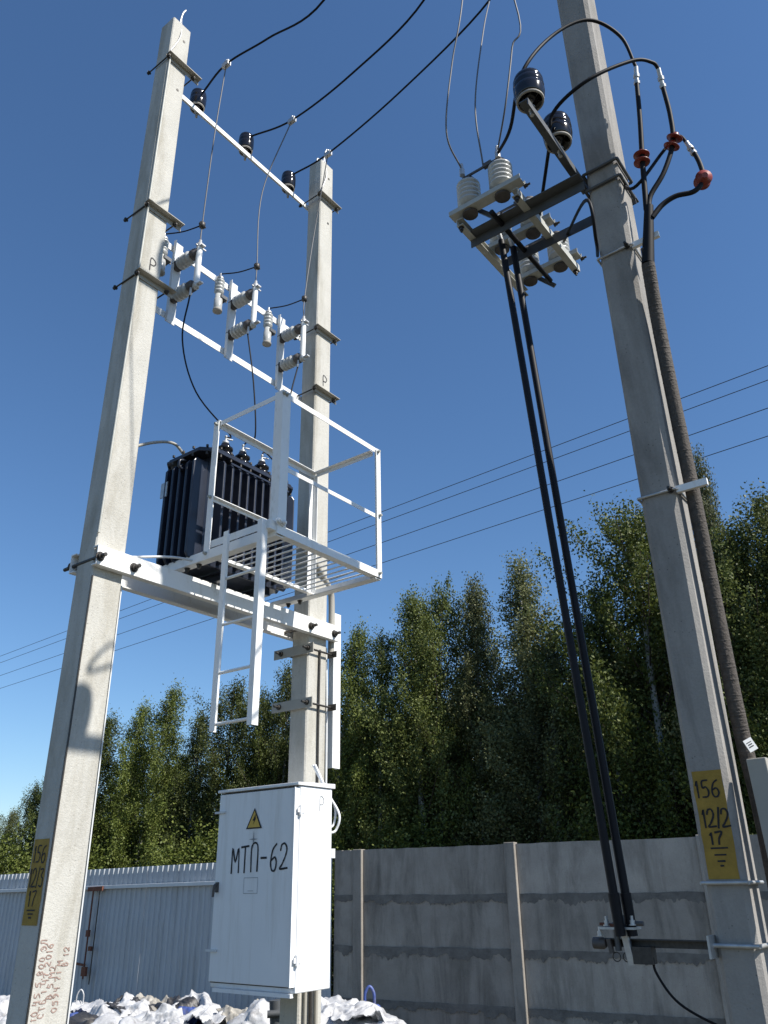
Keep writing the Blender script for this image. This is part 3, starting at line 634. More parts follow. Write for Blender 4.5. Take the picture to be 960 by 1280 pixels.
# ------------------------------------------------------------------ overhead wires and jumpers
def wire(name, pts, r, mat, label, cat, group=None, n=6, sub=8):
    mb = MB(); mb.tube(pts, r, n, sub); return tag(mb.build(name, M[mat], org=pts[0]), label, cat, group)
ends = [rS(-.62, 0, 9.25), rS(-.08, .0, 9.3), rS(.5, 0, 9.25)]
tops = [S(.41, -.155, 8.33), S(1.02, -.155, 8.33), S(1.62, -.155, 8.33)]
way = [[(283, 80, 5.05), (335, 48, 4.75), (405, 0, 4.3)], [(365, 150, 5.5), (440, 92, 4.9), (530, 0, 4.3)], [(410, 192, 5.95), (500, 115, 5.2), (612, 0, 4.4)]]
wl = ['black covered line leaving the insulator nearest the left pole', 'black covered line leaving the middle top insulator', 'black covered line leaving the insulator nearest the middle pole']
hooks = []
for k in range(3):
    p = [sight(*q) for q in way[k]]
    wire('overhead_line', [tops[k] - Z * .04 + V * .05, p[0], p[1], p[2], (p[2] * .55 + ends[k] * .45), ends[k]], .0095, 'rubber', wl[k], 'wire', 'covered lines from the top crossarm')
    hooks.append(p)
    t = thing('line_clamp', ['clamp joining the left covered line to its drop wire', 'clamp joining the middle covered line to its drop wire', 'clamp joining the right covered line to its drop wire'][k], 'clamp', p[0], 'line clamps')
    mb = MB(); mb.obox(p[0] - Z * .01, U * .018, V * .04, Z * .025); mb.build('jaw', M['galv'], t)
    mb = MB(); bolt(mb, p[0] + Z * .012, Z, .012, .04); mb.build('bolt', M['galv'], t)
# drop wires to the fuses, joints, tails to the arresters
for k, u in enumerate((.335, .945, 1.545)):
    top = S(u, .20, 6.275); ar = S((.17, .765, 1.345)[k], -.05, 6.365); p0 = hooks[k][0]; j = top + Z * (.16 if k < 2 else .2) + V * .0
    mid = [sight(268, 170, 5.05), sight(328, 240, 5.6), sight(393, 290, 6.15)][k]
    wire('drop_wire', [p0, mid, j, top], .0055, 'wire', 'bare drop wire down to the %s fuse' % ['leftmost', 'middle', 'rightmost'][k], 'wire', 'drop wires to the fuses')
    mb = MB(); mb.lathe([(.012, -.03), (.026, -.02), (.026, .02), (.012, .03)], j, Z, 10); mb.tube([j - U * .03, j + U * .035], .008, 6)
    tag(mb.build('wire_joint', M['bolt'], org=j), 'small black joint on the drop wire above the %s fuse' % ['leftmost', 'middle', 'rightmost'][k], 'connector', 'joints on the drop wires')
    wire('arrester_lead', [j, j * .5 + ar * .5 - Z * .02, ar], .0055, 'rubber', 'short black lead from the drop wire to the %s arrester' % ['leftmost', 'middle', 'rightmost'][k], 'wire', 'arrester leads')
    fb = S(u - .02, .165, 5.73); bu = S((.87, 1.05, 1.26)[k], .06, zt + .042 + .26)
    m1 = [[sight(228, 425, 5.1), sight(245, 490, 5.1)], [sight(317, 480, 5.5), sight(319, 545, 5.55)], [sight(362, 500, 5.85), sight(352, 575, 5.8)]][k]
    wire('transformer_lead', [fb] + m1 + [bu + Z * .05 + U * .03, bu], .0065, 'rubber', 'black lead from the %s fuse down to the transformer' % ['leftmost', 'middle', 'rightmost'][k], 'wire', 'leads to the transformer')
# ------------------------------------------------------------------ right pole hardware
AZ = 5.45
def band(mb, h, r=.009, dz=0, a=RA, b=None, ext=0):
    b = b or RB(h); g_ = r + .002
    pts = [(-a - g_, b + g_ + ext), (-a - g_, -b - g_), (a + g_, -b - g_), (a + g_, b + g_), (-a - g_, b + g_ + ext)]
    P_ = [rS(x, y, h) + Z * dz for x, y in pts]
    for i in range(4): mb.tube([P_[i], P_[i + 1]], r, 6)
    return mb
swb = thing('switch_arms', 'two dark angle steel arms bolted to the right pole, holding the pole switch', 'bracket', rS(0, 0, AZ), None)
for u in (-RA - .028, RA + .055):
    mb = MB(); s = -1 if u < 0 else 1
    mb.angle(rS(u, -.90 if u < 0 else -.81, AZ), rS(u, -RB(AZ) - .006 if u < 0 else .10, AZ), U * s, -Z, .075, .007, .075); mb.build('arm', M['dark'], swb)
for h_ in (5.50, 5.38): mb = MB(); band(mb, h_, .010); mb.build('pole_band', M['dark'], swb)
# upper insulator bracket with two black insulators
ub = thing('insulator_bracket', 'dark steel bracket on the right pole carrying two black insulators', 'bracket', rS(-.3, -.13, AZ))
mb = MB(); mb.angle(rS(-.78, -.125, 5.53), rS(.05, -.125, 5.53), -V, -Z, .055, .007, .05); mb.build('arm', M['dark'], ub)
i2 = pin_insulator(rS(-.70, -.145, 5.54), .25, .088); i2['label'] = 'black pin insulator at the outer end of the dark bracket'; i2['group'] = 'pin insulators on the right pole'
c = copy_tree(i2); c.location = rS(-.345, -.145, 5.54); c['label'] = 'black pin insulator on the dark bracket nearest the right pole'
# the switch itself
SU0, SU1, SV0, SV1 = -.30, .585, -.905, -.46
dz = thing('pole_switch', 'grey steel pole switch frame with six white insulators beside the right pole', 'switch', rS(.28, -.7, AZ + .01))
FZ = AZ + .012
for v, s in ((SV0, 1), (SV1, -1)):
    mb = MB(); mb.channel(rS(SU0, v, FZ + .0), rS(SU1, v, FZ), V * -s, Z, .055, .045, .005) ; mb.build('long_rail', M['frame'], dz)
cu = (-.262, .145, .552)
for q, u in enumerate(cu):
    mb = MB(); mb.channel(rS(u - .028, SV0 - .035, FZ + .055), rS(u - .028, SV1 + .035, FZ + .055), -Z, U, .075, .035, .005); mb.build('cross_rail', M['frame'], dz)
    for v in (-.817, -.58):
        b = rS(u, v, FZ + .10)
        mb = MB(); mb.lathe(ribbed(.215, .078, .062, 5), b, Z, 24); i = mb.build('insulator', M['whitepor'], dz)
        mb = MB(); mb.lathe([(.05, -.06), (.05, .006), (.04, .008)], b, Z, 14); mb.build('base_cap', M['capgrey'], i)
        mb = MB(); mb.lathe([(.045, .222), (.045, .238), (.012, .243), (.012, .27)], b, Z, 14); mb.build('metal_cap', M['capgrey'], i)
    mb = MB(); b0, b1 = rS(u, -.817, FZ + .345), rS(u, -.58, FZ + .345)
    mb.bar(b0, b1, Z, .016, .010); mb.bar(b0 * .45 + b1 * .55, b0 * .2 + b1 * .8, Z, .03, .028); mb.build('blade', M['capgrey'], dz)
mb = MB(); mb.tube([rS(SU0 + .02, (SV0 + SV1) / 2 + .02, FZ - .03), rS(SU1 - .05, (SV0 + SV1) / 2 + .02, FZ - .03)], .017, 10); mb.build('drive_shaft', M['rod'], dz)
mb = MB()
for u in cu: mb = MB(); mb.bar(rS(u + .05, (SV0 + SV1) / 2 + .02, FZ - .03), rS(u + .05, SV0 + .12, FZ + .10), U, .014, .03); mb.build('crank', M['dark'], dz)
mb = MB()
for u in (SU0 + .02, SU1 - .03):
    for v in (SV0 + .02, SV1 - .02): bolt(mb, rS(u, v, FZ - .03), -Z, .011, .035)
for u in cu: bolt(mb, rS(u, SV1 + .03, FZ + .04), V, .010, .04)
mb.build('frame_bolt', M['bolt'], dz)['kind'] = 'stuff'
# operating rods down to the hand drive
DZ = 1.335
d0, d1 = sight(776, 1170, 4.33), sight(791, 1170, 4.36)
r0, r1 = rS(-.02, -.74, FZ - .03), rS(.085, -.71, FZ - .03)
for a, b, lb in ((r0, d0, 'left'), (r1, d1, 'right')):
    t = thing('operating_rod', 'long black operating rod, the %s of two slanting down to the hand drive' % lb, 'rod', b, 'operating rods of the switch')
    mb = MB(); mb.tube([a, b + (a - b).normalized() * .16], .0215, 12); mb.build('tube', M['rod'], t)
    mb = MB(); mb.tube([b + (a - b).normalized() * .18, b], .027, 12, r1=.024); mb.build('lower_socket', M['rod'], t)
    mb = MB(); mb.tube([a, a + Z * .06 - U * .03], .016, 8); mb.build('fork', M['galv'], t)
dv = -.5
hd = thing('hand_drive', 'manual switch drive on a dark arm at the foot of the right pole', 'drive', rS(-.1, -.3, DZ))
mb = MB(); mb.angle(rS(-RA - .015, -.62, DZ + .02), rS(-RA - .015, -RB(1.3) - .012, DZ + .02), -U, -Z, .036, .005, .036); mb.build('arm', M['bolt'], hd)
mb = MB(); mb.obox(rS(-RA - .02, -RB(1.3) - .006, DZ - .005), U * .05, V * .005, Z * .045); mb.build('end_plate', M['galv'], hd)
for v_, z_ in ((dv - .05, .075), (dv + .075, .078), (dv - .09, .03)): mb = MB(); bolt(mb, rS(-RA - .08, v_, DZ + z_), Z, .010, .04); mb.build('bolt', M['galv'], hd)
mb = MB(); band(mb, DZ, .010); mb.build('pole_band', M['galv'], hd)
mb = MB(); band(mb, 1.585, .009); tag(mb.build('pole_band', M['galv'], hd))
mb = MB(); mb.obox(rS(-RA - .05, dv, DZ + .065), V * .085, U * .045, Z * .005); mb.build('top_plate', M['galv'], hd)
mb = MB(); mb.bar(rS(-RA - .075, dv + .025, DZ + .06), rS(-RA - .075, dv + .045, DZ - .085), V, .03, .012); mb.build('lock_plate', M['galv'], hd)
for i, v in enumerate((dv - .02, dv + .03)):
    mb = MB(); mb.lathe([(.022, .06), (.022, .085), (.012, .09), (.012, .12)], rS(-RA - .05, v, DZ), Z, 12); mb.lathe([(.015, -.03), (.015, .06)], rS(-RA - .05, v, DZ), Z, 10); mb.build('shaft', M['dark'], hd)
    mb = MB(); c_ = rS(-RA - .06, v - .01, DZ - .055); mb.tube([c_ + V * .019 * math.cos(t * math.pi / 6) + Z * .019 * math.sin(t * math.pi / 6) for t in range(13)], .0025, 5, 2); mb.build('ring', M['bolt'], hd)
mb = MB(); mb.bar(rS(-RA - .07, dv - .085, DZ + .082), rS(-RA - .07, dv - .01, DZ + .076), Z, .012, .03); mb.build('red_handle', M['rust'], hd)
mb = MB(); mb.lathe([(.025, 0), (.025, .05), (.018, .06)], rS(-RA - .06, dv - .135, DZ + .0), V, 12); mb.bar(rS(-RA - .06, dv - .06, DZ + .02), rS(-RA - .06, dv - .05, DZ - .04), V, .018, .02); mb.tube([rS(-RA - .06, dv + .06, DZ + .085), rS(-RA - .06, dv + .12, DZ + .085)], .01, 8); mb.build('knob', M['capgrey'], hd)
mb = MB(); mb.obox(rS(-RA - .05, dv + .10, DZ - .045), V * .045, U * .03, Z * .035); mb.build('switch_box', M['bolt'], hd)
wire('drive_cable', [rS(-RA - .06, dv + .14, DZ - .05), rS(-RA - .06, dv + .15, DZ - .12), sight(850, 1255, 4.35), sight(905, 1285, 4.4), sight(960, 1300, 4.45)], .006, 'rubber', 'thin black cable drooping from the hand drive', 'cable')
# taps from the covered lines to the switch
t0, t1, t2 = rS(cu[0] - .03, -.83, FZ + .385), rS(cu[0], -.69, FZ + .35), rS(cu[0] - .01, -.575, FZ + .385)
wire('tap_wire', [t0, sight(558, 165, 3.72), sight(565, 80, 3.65), sight(578, 0, 3.6), hooks[1][2] * .55 + ends[1] * .45], .0058, 'wire', 'bare tap wire to the outer switch terminal, leftmost of three', 'wire', 'tap wires to the pole switch')
wire('tap_wire', [t1, sight(594, 130, 3.8), sight(604, 40, 4.0), hooks[2][2]], .0058, 'wire', 'bare tap wire to the inner switch terminal, middle of three', 'wire', 'tap wires to the pole switch')
wire('tap_wire', [t2, sight(632, 130, 3.6), sight(640, 60, 3.55), sight(643, 0, 3.5), hooks[0][2] * .3 + ends[0] * .7], .0058, 'wire', 'bare tap wire to the switch beside the black cable, rightmost of three', 'wire', 'tap wires to the pole switch')
for p, lb in ((t0, 'left'), (t2, 'right')):
    mb = MB(); mb.lathe([(.018, -.05), (.018, 0), (.012, .01), (.010, .05)], p, (p - EYE).cross(U) * 0 + Z, 10); tag(mb.build('wire_lug', M['galv'], org=p), 'silver cable lug at the foot of the %s tap wire on the switch' % lb, 'lug')
# black cables over the insulators to the terminations
cA = [rS(cu[0] - .01, -.575, FZ + .37), sight(638, 160, 3.6), sight(652, 92, 3.32), sight(690, 45, 3.4), sight(735, 25, 3.5), sight(775, 45, 3.62), sight(795, 84, 3.7)]
wire('covered_cable', cA, .011, 'rubber', 'black cable arching highest over the outer insulator to its termination', 'cable', 'black cables over the right pole')
cB = [rS(.1, SV1 - .05, FZ + .1), sight(687, 180, 3.62), sight(692, 140, 3.50), sight(735, 100, 3.42), sight(790, 76, 3.55), sight(815, 78, 3.65), sight(823, 86, 3.7)]
wire('covered_cable', cB, .011, 'rubber', 'black cable arching over the inner insulator to its termination', 'cable', 'black cables over the right pole')
cC = [rS(.3, SV1 + .02, FZ + .02), sight(733, 250, 3.55), sight(745, 300, 3.62), rS(-.02, -.13, 5.0)]
wire('covered_cable', cC, .010, 'rubber', 'black cable hanging from the arms down the left edge of the right pole', 'cable', 'black cables over the right pole')
wire('covered_cable', [rS(.14, .02, 5.6), sight(792, 235, 3.78), sight(830, 188, 3.82), sight(848, 170, 3.85), sight(861, 182, 3.86)], .010, 'rubber', 'black cable emerging behind the right pole towards the outer red termination', 'cable', 'black cables over the right pole')
trm = thing('cable_termination', 'three armed black cable with red sheds beside the right pole', 'cable', rS(.02, .16, .3))
def arm(pts, lug0, lug1, shed, axis):
    mb = MB(); mb.tube([sight(*p) for p in pts], .0135, 10, r1=.016); mb.build('core', M['rubber'], trm)
    a, b = sight(*lug0), sight(*lug1); mb = MB(); mb.tube([a, b], .013, 10); d = (b - a).normalized(); mb.lathe([(.019, -.004), (.019, .018)], a + (b - a) * .55, d, 6); mb.lathe([(.019, 0), (.019, .018)], b, d, 6); mb.build('lug', M['galv'], trm)
    s = sight(*shed); ax = V3(axis).normalized(); mb = MB()
    for o_ in (-.026, .026): mb.lathe([(.016, o_ - .012), (.046, o_ - .012), (.047, o_ - .008), (.02, o_ + .008), (.016, o_ + .022)], s, ax, 20)
    mb.build('shed', M['redshed'], trm)
arm([(796, 104, 3.72), (800, 150, 3.74), (803, 200, 3.76), (808, 262, 3.78)], (795, 84, 3.7), (796, 102, 3.72), (802, 197, 3.76), sight(800, 150, 3.74) - sight(803, 200, 3.76))
arm([(829, 110, 3.74), (838, 145, 3.77), (841, 178, 3.78), (830, 215, 3.78), (813, 245, 3.78), (811, 265, 3.78)], (823, 86, 3.7), (828, 106, 3.74), (842, 176, 3.78), V3((.35, -.35, .86)))
arm([(865, 186, 3.86), (875, 205, 3.86), (879, 224, 3.84), (868, 239, 3.82), (845, 245, 3.80), (828, 256, 3.79), (815, 272, 3.78)], (858, 178, 3.86), (866, 190, 3.86), (879, 224, 3.84), V3((-.15, -.8, -.25)))
mb = MB(); q0, q1 = sight(811, 258, 3.78), sight(810, 330, 3.82); mb.tube([q0, q0 * .5 + q1 * .5, q1], .026, 12, r1=.036); mb.build('crotch', M['rubber'], trm)
cab_pts = [q1, sight(822, 400, 3.92), sight(843, 505, 4.0), sight(868, 625, 4.08), sight(893, 750, 4.16), sight(915, 860, 4.22), sight(929, 925, 4.26), sight(950, 1010, 4.3), sight(985, 1180, 4.36)]
mb = MB(); mb.tube(cab_pts, .036, 16, 8); trk = mb.build('sleeve', M['sleeve'], trm)
pp = smooth_path(cab_pts, 40); mb = MB(); jr = random.Random(2)
for i in range(4, len(pp) - 1, 3):
    k = jr.uniform(.985, 1.025); dd = (pp[i + 1] - pp[i]).normalized() + V3((jr.uniform(-.12, .12), jr.uniform(-.12, .12), 0)); q_ = pp[i] + (pp[i + 1] - pp[i]) * jr.uniform(-.6, .6)
    mb.lathe([(.0352 * k, -.006), (.0368 * k, -.002), (.0368 * k, .002), (.0352 * k, .006)], q_, dd, 14, cap=False)
o = mb.build('sleeve_rib', M['sleeve'], trk); o['kind'] = 'stuff'
mb = MB(); mb.tube([rS(RA * .8, RB(5) + .008, 5.0), rS(RA * .8, RB(4) + .008, 4.0), rS(RA * .8, RB(3) + .008, 3.0)], .007, 6)
tag(mb.build('earth_rod', M['bolt'], org=rS(RA * .8, RB(3), 3.0)), 'thin dark earthing wire down the sunlit edge of the right pole', 'earthing rod')
for h, dd, lb in ((4.9, 0, 'upper'), (3.42, 0, 'middle')):
    t = thing('cable_bracket', 'white cable bracket banded to the right pole, %s one' % ('higher' if dd == 0 and h > 4 else 'lower'), 'bracket', rS(0, RB(h), h), 'cable brackets on the right pole')
    mb = MB(); band(mb, h, .007); mb.build('band', M['galv'], t)
    mb = MB(); mb.bar(rS(-RA + .012, RB(h) + .004, h), rS(-RA + .012, RB(h) + .16, h), Z, .036, .022); mb.build('arm', M['white'], t)
    mb = MB(); bolt(mb, rS(-RA - .004, RB(h) - .02, h), -U, .011, .045); mb.build('bolt', M['bolt'], t)
mb = MB(); c0, c1 = sight(946, 948, 4.20), sight(985, 1120, 4.22); mb.bar(c0, c1, V, .085, .05)
tag(mb.build('cable_cover', M['pale'], org=c1, bevel=.004), 'pale steel cable cover beside the foot of the right pole', 'cover')
t = thing('cable_tag', 'small white tag tied to the brown cable above the pale cover', 'tag', sight(938, 931, 4.1))
p = sight(938, 931, 4.1); e1 = (rt * .9 + Z * .45).normalized(); e2 = (Z * .9 - rt * .45).normalized()
mb = MB(); mb.obox(p, e1 * .021, e2 * .028, e1.cross(e2) * .002); mb.build('plate', M['tagw'], t)
mb = MB(); 
for k, wdt in ((.012, .013), (.002, .010), (-.008, .012)): ribbon(mb, [p + e2 * k - e1 * wdt - e1.cross(e2) * -.003, p + e2 * k + e1 * wdt * .8 - e1.cross(e2) * -.003], e1.cross(e2), .004)
mb.build('lettering', M['ink'], t)
# crossarm at the very top of the right pole that takes the three lines
t = thing('crossarm', 'steel crossarm at the head of the right pole, above the picture', 'crossarm', rS(0, 0, 9.0))
mb = MB(); mb.angle(rS(-.75, -.12, 9.0), rS(.65, -.12, 9.0), -V, -Z, .06, .006); mb.build('bar', M['galv'], t)
mb = MB()
for u in (-.62, -.08, .5): mb.tube([rS(u, -.1, 9.0), rS(u, -.02, 9.25)], .02, 8)
mb.build('pin', M['galv'], t)

# ------------------------------------------------------------------ fences
FD = V3((math.sin(math.radians(-60.3)), math.cos(math.radians(-60.3)), 0)); FN = V3((-FD.y, FD.x, 0))     # FN points away from the camera
if FN.y < 0: FN = -FN
FP = sight(640, 1055, 9.9); FP.z = 0
def fp(s, n, z): return FP + FD * s + FN * n + Z * z
cf = thing('concrete_fence', 'dark grey concrete panel fence with posts, right of the white cabinet', 'fence', fp(0, .1, 0))
fr = random.Random(5)
posts = [2.03, 0.03, -2.05, -4.1, -6.15]
for i, s in enumerate(posts):
    mb = MB(); w_ = .065; mb.prism([(-w_, -.01), (-w_ * .92, -.028), (w_ * .96, -.028), (w_, -.01), (w_, .07), (-w_, .07)], fp(s, 0, -.2), fp(s, 0, 2.0 + (.012 if i else 0)), FD, FN)
    mb.build('post', M['fence'], cf, bevel=.006)
def mortar_strip(sa, sb, z, top, bot):
    n = int(abs(sb - sa) / .018); mb = MB(); vs = []
    for i in range(n + 1):
        s = sa + (sb - sa) * i / n
        a = top * (.4 + .9 * abs(noise.noise(V3((s * 3, z * 9, 0)))) + .25 * abs(noise.noise(V3((s * 22, z * 9, 3)))))
        b = bot * (.35 + 1.3 * abs(noise.noise(V3((s * 4.1, z * 7, 5)))) + .9 * abs(noise.noise(V3((s * 26, z * 7, 9)))))
        vs += [fp(s, .0055, z - b), fp(s, .0055, z + a)]
    mb.add(vs, [(2 * i, 2 * i + 1, 2 * i + 3, 2 * i + 2) for i in range(n)]); return mb
levels = [2.0, 1.475, .935, .40, -.14]
seg = [(2.38, 2.10)] + [(posts[i] - .07, posts[i + 1] + .07) for i in range(len(posts) - 1)]
for sa, sb in seg:
    for k in range(4):
        n_ = 12; zt_, zb_ = levels[k], levels[k + 1]; mb = MB(); dj = fr.uniform(-.004, .004)
        vs = [];
        for i in range(n_ + 1):
            s = sa + (sb - sa) * i / n_; e = (fr.uniform(-.004, .004) if k == 0 else 0)
            vs += [fp(s, .012 + dj, zb_ + .006), fp(s, .012 + dj, zt_ - .006 + e), fp(s, .06, zt_ - .006 + e), fp(s, .06, zb_ + .006)]
        fs = [(i * 4 + j, i * 4 + (j + 1) % 4, (i + 1) * 4 + (j + 1) % 4, (i + 1) * 4 + j) for i in range(n_) for j in range(4)] + [(0, 1, 2, 3)[::-1], tuple(n_ * 4 + j for j in range(4))]
        mb.add(vs, fs); pn = mb.build('panel', M['fence'], cf)
        if k < 3: mortar_strip(sa, sb, zb_, .022, .075).build('mortar_joint', M['mortar'], pn)
# metal sheet fence continuing to the left
BDa = math.radians(-54); BD = V3((math.sin(BDa), math.cos(BDa), 0)); BN = V3((-BD.y, BD.x, 0)); BN = BN if BN.y > 0 else -BN
BP = fp(2.40, -.02, 0)
def bp_(s, n, z): return BP + BD * s + BN * n + Z * z
mf = thing('metal_fence', 'pale blue grey profiled metal fence left of the cabinet', 'fence', bp_(0, .02, 0))
topz = lambda s: 1.935 - .011 * s
SW = 1.15
for k in range(12):
    mb = MB(); s0 = k * SW; pts = []
    x = 0
    while x < SW - .001:
        for dx, dn_ in ((0, 0), (.070, 0), (.080, -.018), (.105, -.018), (.115, 0)): pts.append((s0 + x + dx, dn_))
        x += .115
    pts = [(min(a, s0 + SW), b) for a, b in pts] + [(s0 + SW + .03, 0)]
    vs = []
    nz_ = 7
    for a, b in pts: vs += [bp_(a, b + k % 2 * .005 + .010 * noise.noise(V3((a * 1.3, z_ * 1.7, 2))) + .004 * noise.noise(V3((k * 5.1, z_ * .7, 8))), .02 + (topz(a) - .02) * z_ / nz_) for z_ in range(nz_ + 1)]
    vs2 = [V3(v) + BN * .0015 for v in vs]; n_ = len(pts)
    q_ = nz_ + 1
    mb.add(vs, [(i * q_ + j, i * q_ + j + 1, (i + 1) * q_ + j + 1, (i + 1) * q_ + j) for i in range(n_ - 1) for j in range(nz_)])
    mb.add(vs2, [(i * q_ + j, (i + 1) * q_ + j, (i + 1) * q_ + j + 1, i * q_ + j + 1) for i in range(n_ - 1) for j in range(nz_)])
    mb.build('sheet', M['sheet'], mf)
mb = MB(); mb.bar(bp_(.02, -.045, topz(0) - .26), bp_(13.6, -.045, topz(13.6) - .26), Z, .05, .045); mb.build('rail', M['rail'], mf, bevel=.004)
# the gate bolt, rusty rods on the fence
def on_metal(x, y):
    q = c2w(V3((x - 480, y - 640, F))); t_ = (BP - BN * .09 - EYE).dot(BN) / q.dot(BN); return (EYE + q * t_ - BP).dot(BD)
s_b = on_metal(116, 1118)
gb = thing('gate_bolt', 'rusty vertical gate bolt hanging from the pale rail of the metal fence', 'bolt', bp_(s_b, -.08, .3))
mb = MB(); mb.tube([bp_(s_b, -.085, 1.62), bp_(s_b, -.085, .40)], .012, 8); mb.build('rod', M['rust'], gb)
mb = MB(); mb.tube([bp_(s_b - .16, -.085, 1.62), bp_(s_b - .16, -.085, .34)], .009, 8); mb.build('rod', M['bolt'], gb)
mb = MB(); mb.bar(bp_(s_b + .14, -.08, 1.60), bp_(s_b - .22, -.08, 1.61), Z, .06, .03); mb.build('bracket', M['rust'], gb)
mb = MB(); mb.obox(bp_(s_b, -.09, 1.0), BD * .03, BN * .02, Z * .045); mb.build('keeper', M['rust'], gb); mb = MB(); mb.obox(bp_(s_b - .1, -.09, .80), BD * .03, BN * .02, Z * .03); mb.build('keeper', M['rust'], gb); mb = MB(); mb.obox(bp_(s_b - .02, -.09, .5), BD * .05, BN * .02, Z * .06); mb.bar(bp_(s_b + .26, -.09, .60), bp_(s_b - .02, -.09, .58), Z, .03, .02); mb.build('foot_keeper', M['rust'], gb)

# ------------------------------------------------------------------ bags in front of the fence
def bag_mesh(seed, sx, sy, sz):
    import bmesh
    bm = bmesh.new(); bmesh.ops.create_icosphere(bm, subdivisions=5, radius=1)
    rg = random.Random(seed * 13 + 1); q = V3((seed * 7.3, seed * 3.1, 0)); pl_ = []
    for k in range(30):
        n_ = V3((rg.gauss(0, 1), rg.gauss(0, 1), rg.gauss(0, .8))).normalized(); pl_.append((n_, rg.uniform(.78, 1.0)))
    for v in bm.verts:
        d = v.co.copy(); dd = (d + V3((noise.noise(d * 2 + q), noise.noise(d * 2 - q), noise.noise(d * 2 + q * 2))) * .25).normalized()
        f = min([1.15] + [h / dd.dot(n_) for n_, h in pl_ if dd.dot(n_) > .2])
        rd = 1 - abs(noise.noise(V3((d.x * 3, d.y * 3, d.z * 1.4)) + q * 3)) * 2.6; f += .10 * rd + .035 * (1 - abs(noise.noise(d * 7 + q)) * 2.5) + .014 * (1 - abs(noise.noise(d * 15 + q)) * 2.5)
        up_ = max(0, d.z - .45); f += up_ * .55 * max(0, noise.noise(d * 2.6 + q * 5) + .25)
        v.co = V3((d.x * f * sx, d.y * f * sy, (max(d.z, -.75) * f + .6) * sz * .55))
        if v.co.z < 0: v.co.z = 0
    me = bpy.data.meshes.new('sack_body'); bm.to_mesh(me); bm.free()
    for p in me.polygons: p.use_smooth = True
    return me
bag_meshes = [[bag_mesh(i, *s) for s in ((.40, .34, .50), (.30, .36, .62), (.46, .40, .42), (.34, .30, .66), (.26, .26, .40))[i:i + 1]][0] for i in range(5)]
def mesh_for(i, mk):
    key = (i, mk)
    if key not in mesh_for.c:
        me = bag_meshes[i].copy(); me.materials.clear(); me.materials.append(M[mk]); mesh_for.c[key] = me
    return mesh_for.c[key]
mesh_for.c = {}
bags = [ # x, y of the visible top, distance, mesh, material, label
 (100, 1248, 11.2, 1, 'bagw', 'white sack with a raised handle, right beside the left pole'), (97, 1262, 10.2, 0, 'bagb', 'blue sack low against the left pole'), (112, 1264, 9.5, 2, 'bagk', 'dark sack in front of the handled white sack'),
 (128, 1254, 11.0, 0, 'bagw', 'crumpled white sack behind the dark sack'), (140, 1262, 10.2, 4, 'bagk', 'small black sack between white ones in the left heap'), (160, 1246, 10.4, 3, 'bagw', 'tall white sack standing highest in the left half of the heap'),
 (150, 1264, 9.3, 2, 'bagw', 'low white sack at the front of the heap under the tall one'), (186, 1255, 10.8, 4, 'bagk', 'crumpled grey black bag behind the pale sacks'), (178, 1266, 9.6, 1, 'bagb', 'blue bag peeping between white sacks'),
 (200, 1258, 10.2, 2, 'bagy', 'yellowed sack spread in the middle of the heap'), (222, 1262, 9.6, 0, 'bagw', 'white sack right of the yellowed one'), (208, 1247, 11.2, 4, 'bagk', 'dark rubbish bag touching the metal fence'),
 (240, 1243, 10.4, 3, 'bagw', 'pointed white sack left of the cabinet'), (250, 1260, 9.6, 4, 'bagb', 'blue band of a bag under the pointed white sack'), (262, 1258, 10.0, 0, 'bagw', 'white sack just left of the cabinet foot'),
 (300, 1262, 9.2, 2, 'bagy', 'beige torn sack lying under the cabinet'), (328, 1248, 8.6, 4, 'bagw', 'white plastic bag hanging below the cabinet'), (280, 1266, 9.0, 0, 'bagy', 'pale sack in front of the beige torn one'),
 (420, 1246, 8.4, 2, 'bagw', 'big white sack right of the cabinet'), (448, 1256, 8.0, 0, 'bagw', 'white sack overlapping the big one by the concrete fence'), (462, 1249, 8.8, 3, 'bagb', 'blue and white bag at the right end, against the concrete fence'),
 (400, 1258, 7.8, 4, 'bagw', 'small white bag against the foot of the middle pole'), (8, 1240, 11.4, 3, 'bagw', 'white sack at the far left edge, behind the left pole'), (2, 1262, 10.0, 1, 'bagw', 'white sack lying lowest at the left edge'),
 (172, 1272, 8.6, 0, 'bagw', 'white sack at the very front of the left heap'), (120, 1276, 8.8, 1, 'bagw', 'white sack in front of the dark one, bottom of the heap'), (238, 1274, 8.7, 2, 'bagw', 'flat white sack at the front below the pointed one'), (470, 1268, 7.6, 0, 'bagw', 'white sack at the front right of the cabinet'),
]
for i, (x, y, d, mi, mk, lb) in enumerate(bags):
    top = sight(x, y, d); me = mesh_for(mi, mk); hgt = max(v.co.z for v in me.vertices); k = max(.35, min(1.25, top.z / hgt))
    o = bpy.data.objects.new('sack', me); C.objects.link(o); o.location = (top.x, top.y, max(0, top.z - hgt * k)); o.scale = (max(.6, k) if k < .7 else k, max(.6, k) if k < .7 else k, k); o.rotation_euler = (rnd.uniform(-.35, .35), rnd.uniform(-.35, .35), rnd.uniform(0, 6.28))
    tag(o, lb, 'sack', 'rubbish sacks heaped along the fence')
    if i == 0 or lb.startswith('blue and white'):
        h_ = MB(); a = top - Z * .05; s_ = .08 if i == 0 else .09
        rx = rt.normalized(); h_.tube([a - rx * s_ * .5, a - rx * s_ * .45 + Z * s_ * 1.1, a + Z * s_ * 1.7, a + rx * s_ * .45 + Z * s_ * 1.1, a + rx * s_ * .5], .008 if i == 0 else .014, 8)
        ho = h_.build('handle', M['bagw' if i == 0 else 'bagb']); ho.parent = o; ho.matrix_parent_inverse = Matrix.LocRotScale(o.location, o.rotation_euler, o.scale).inverted()
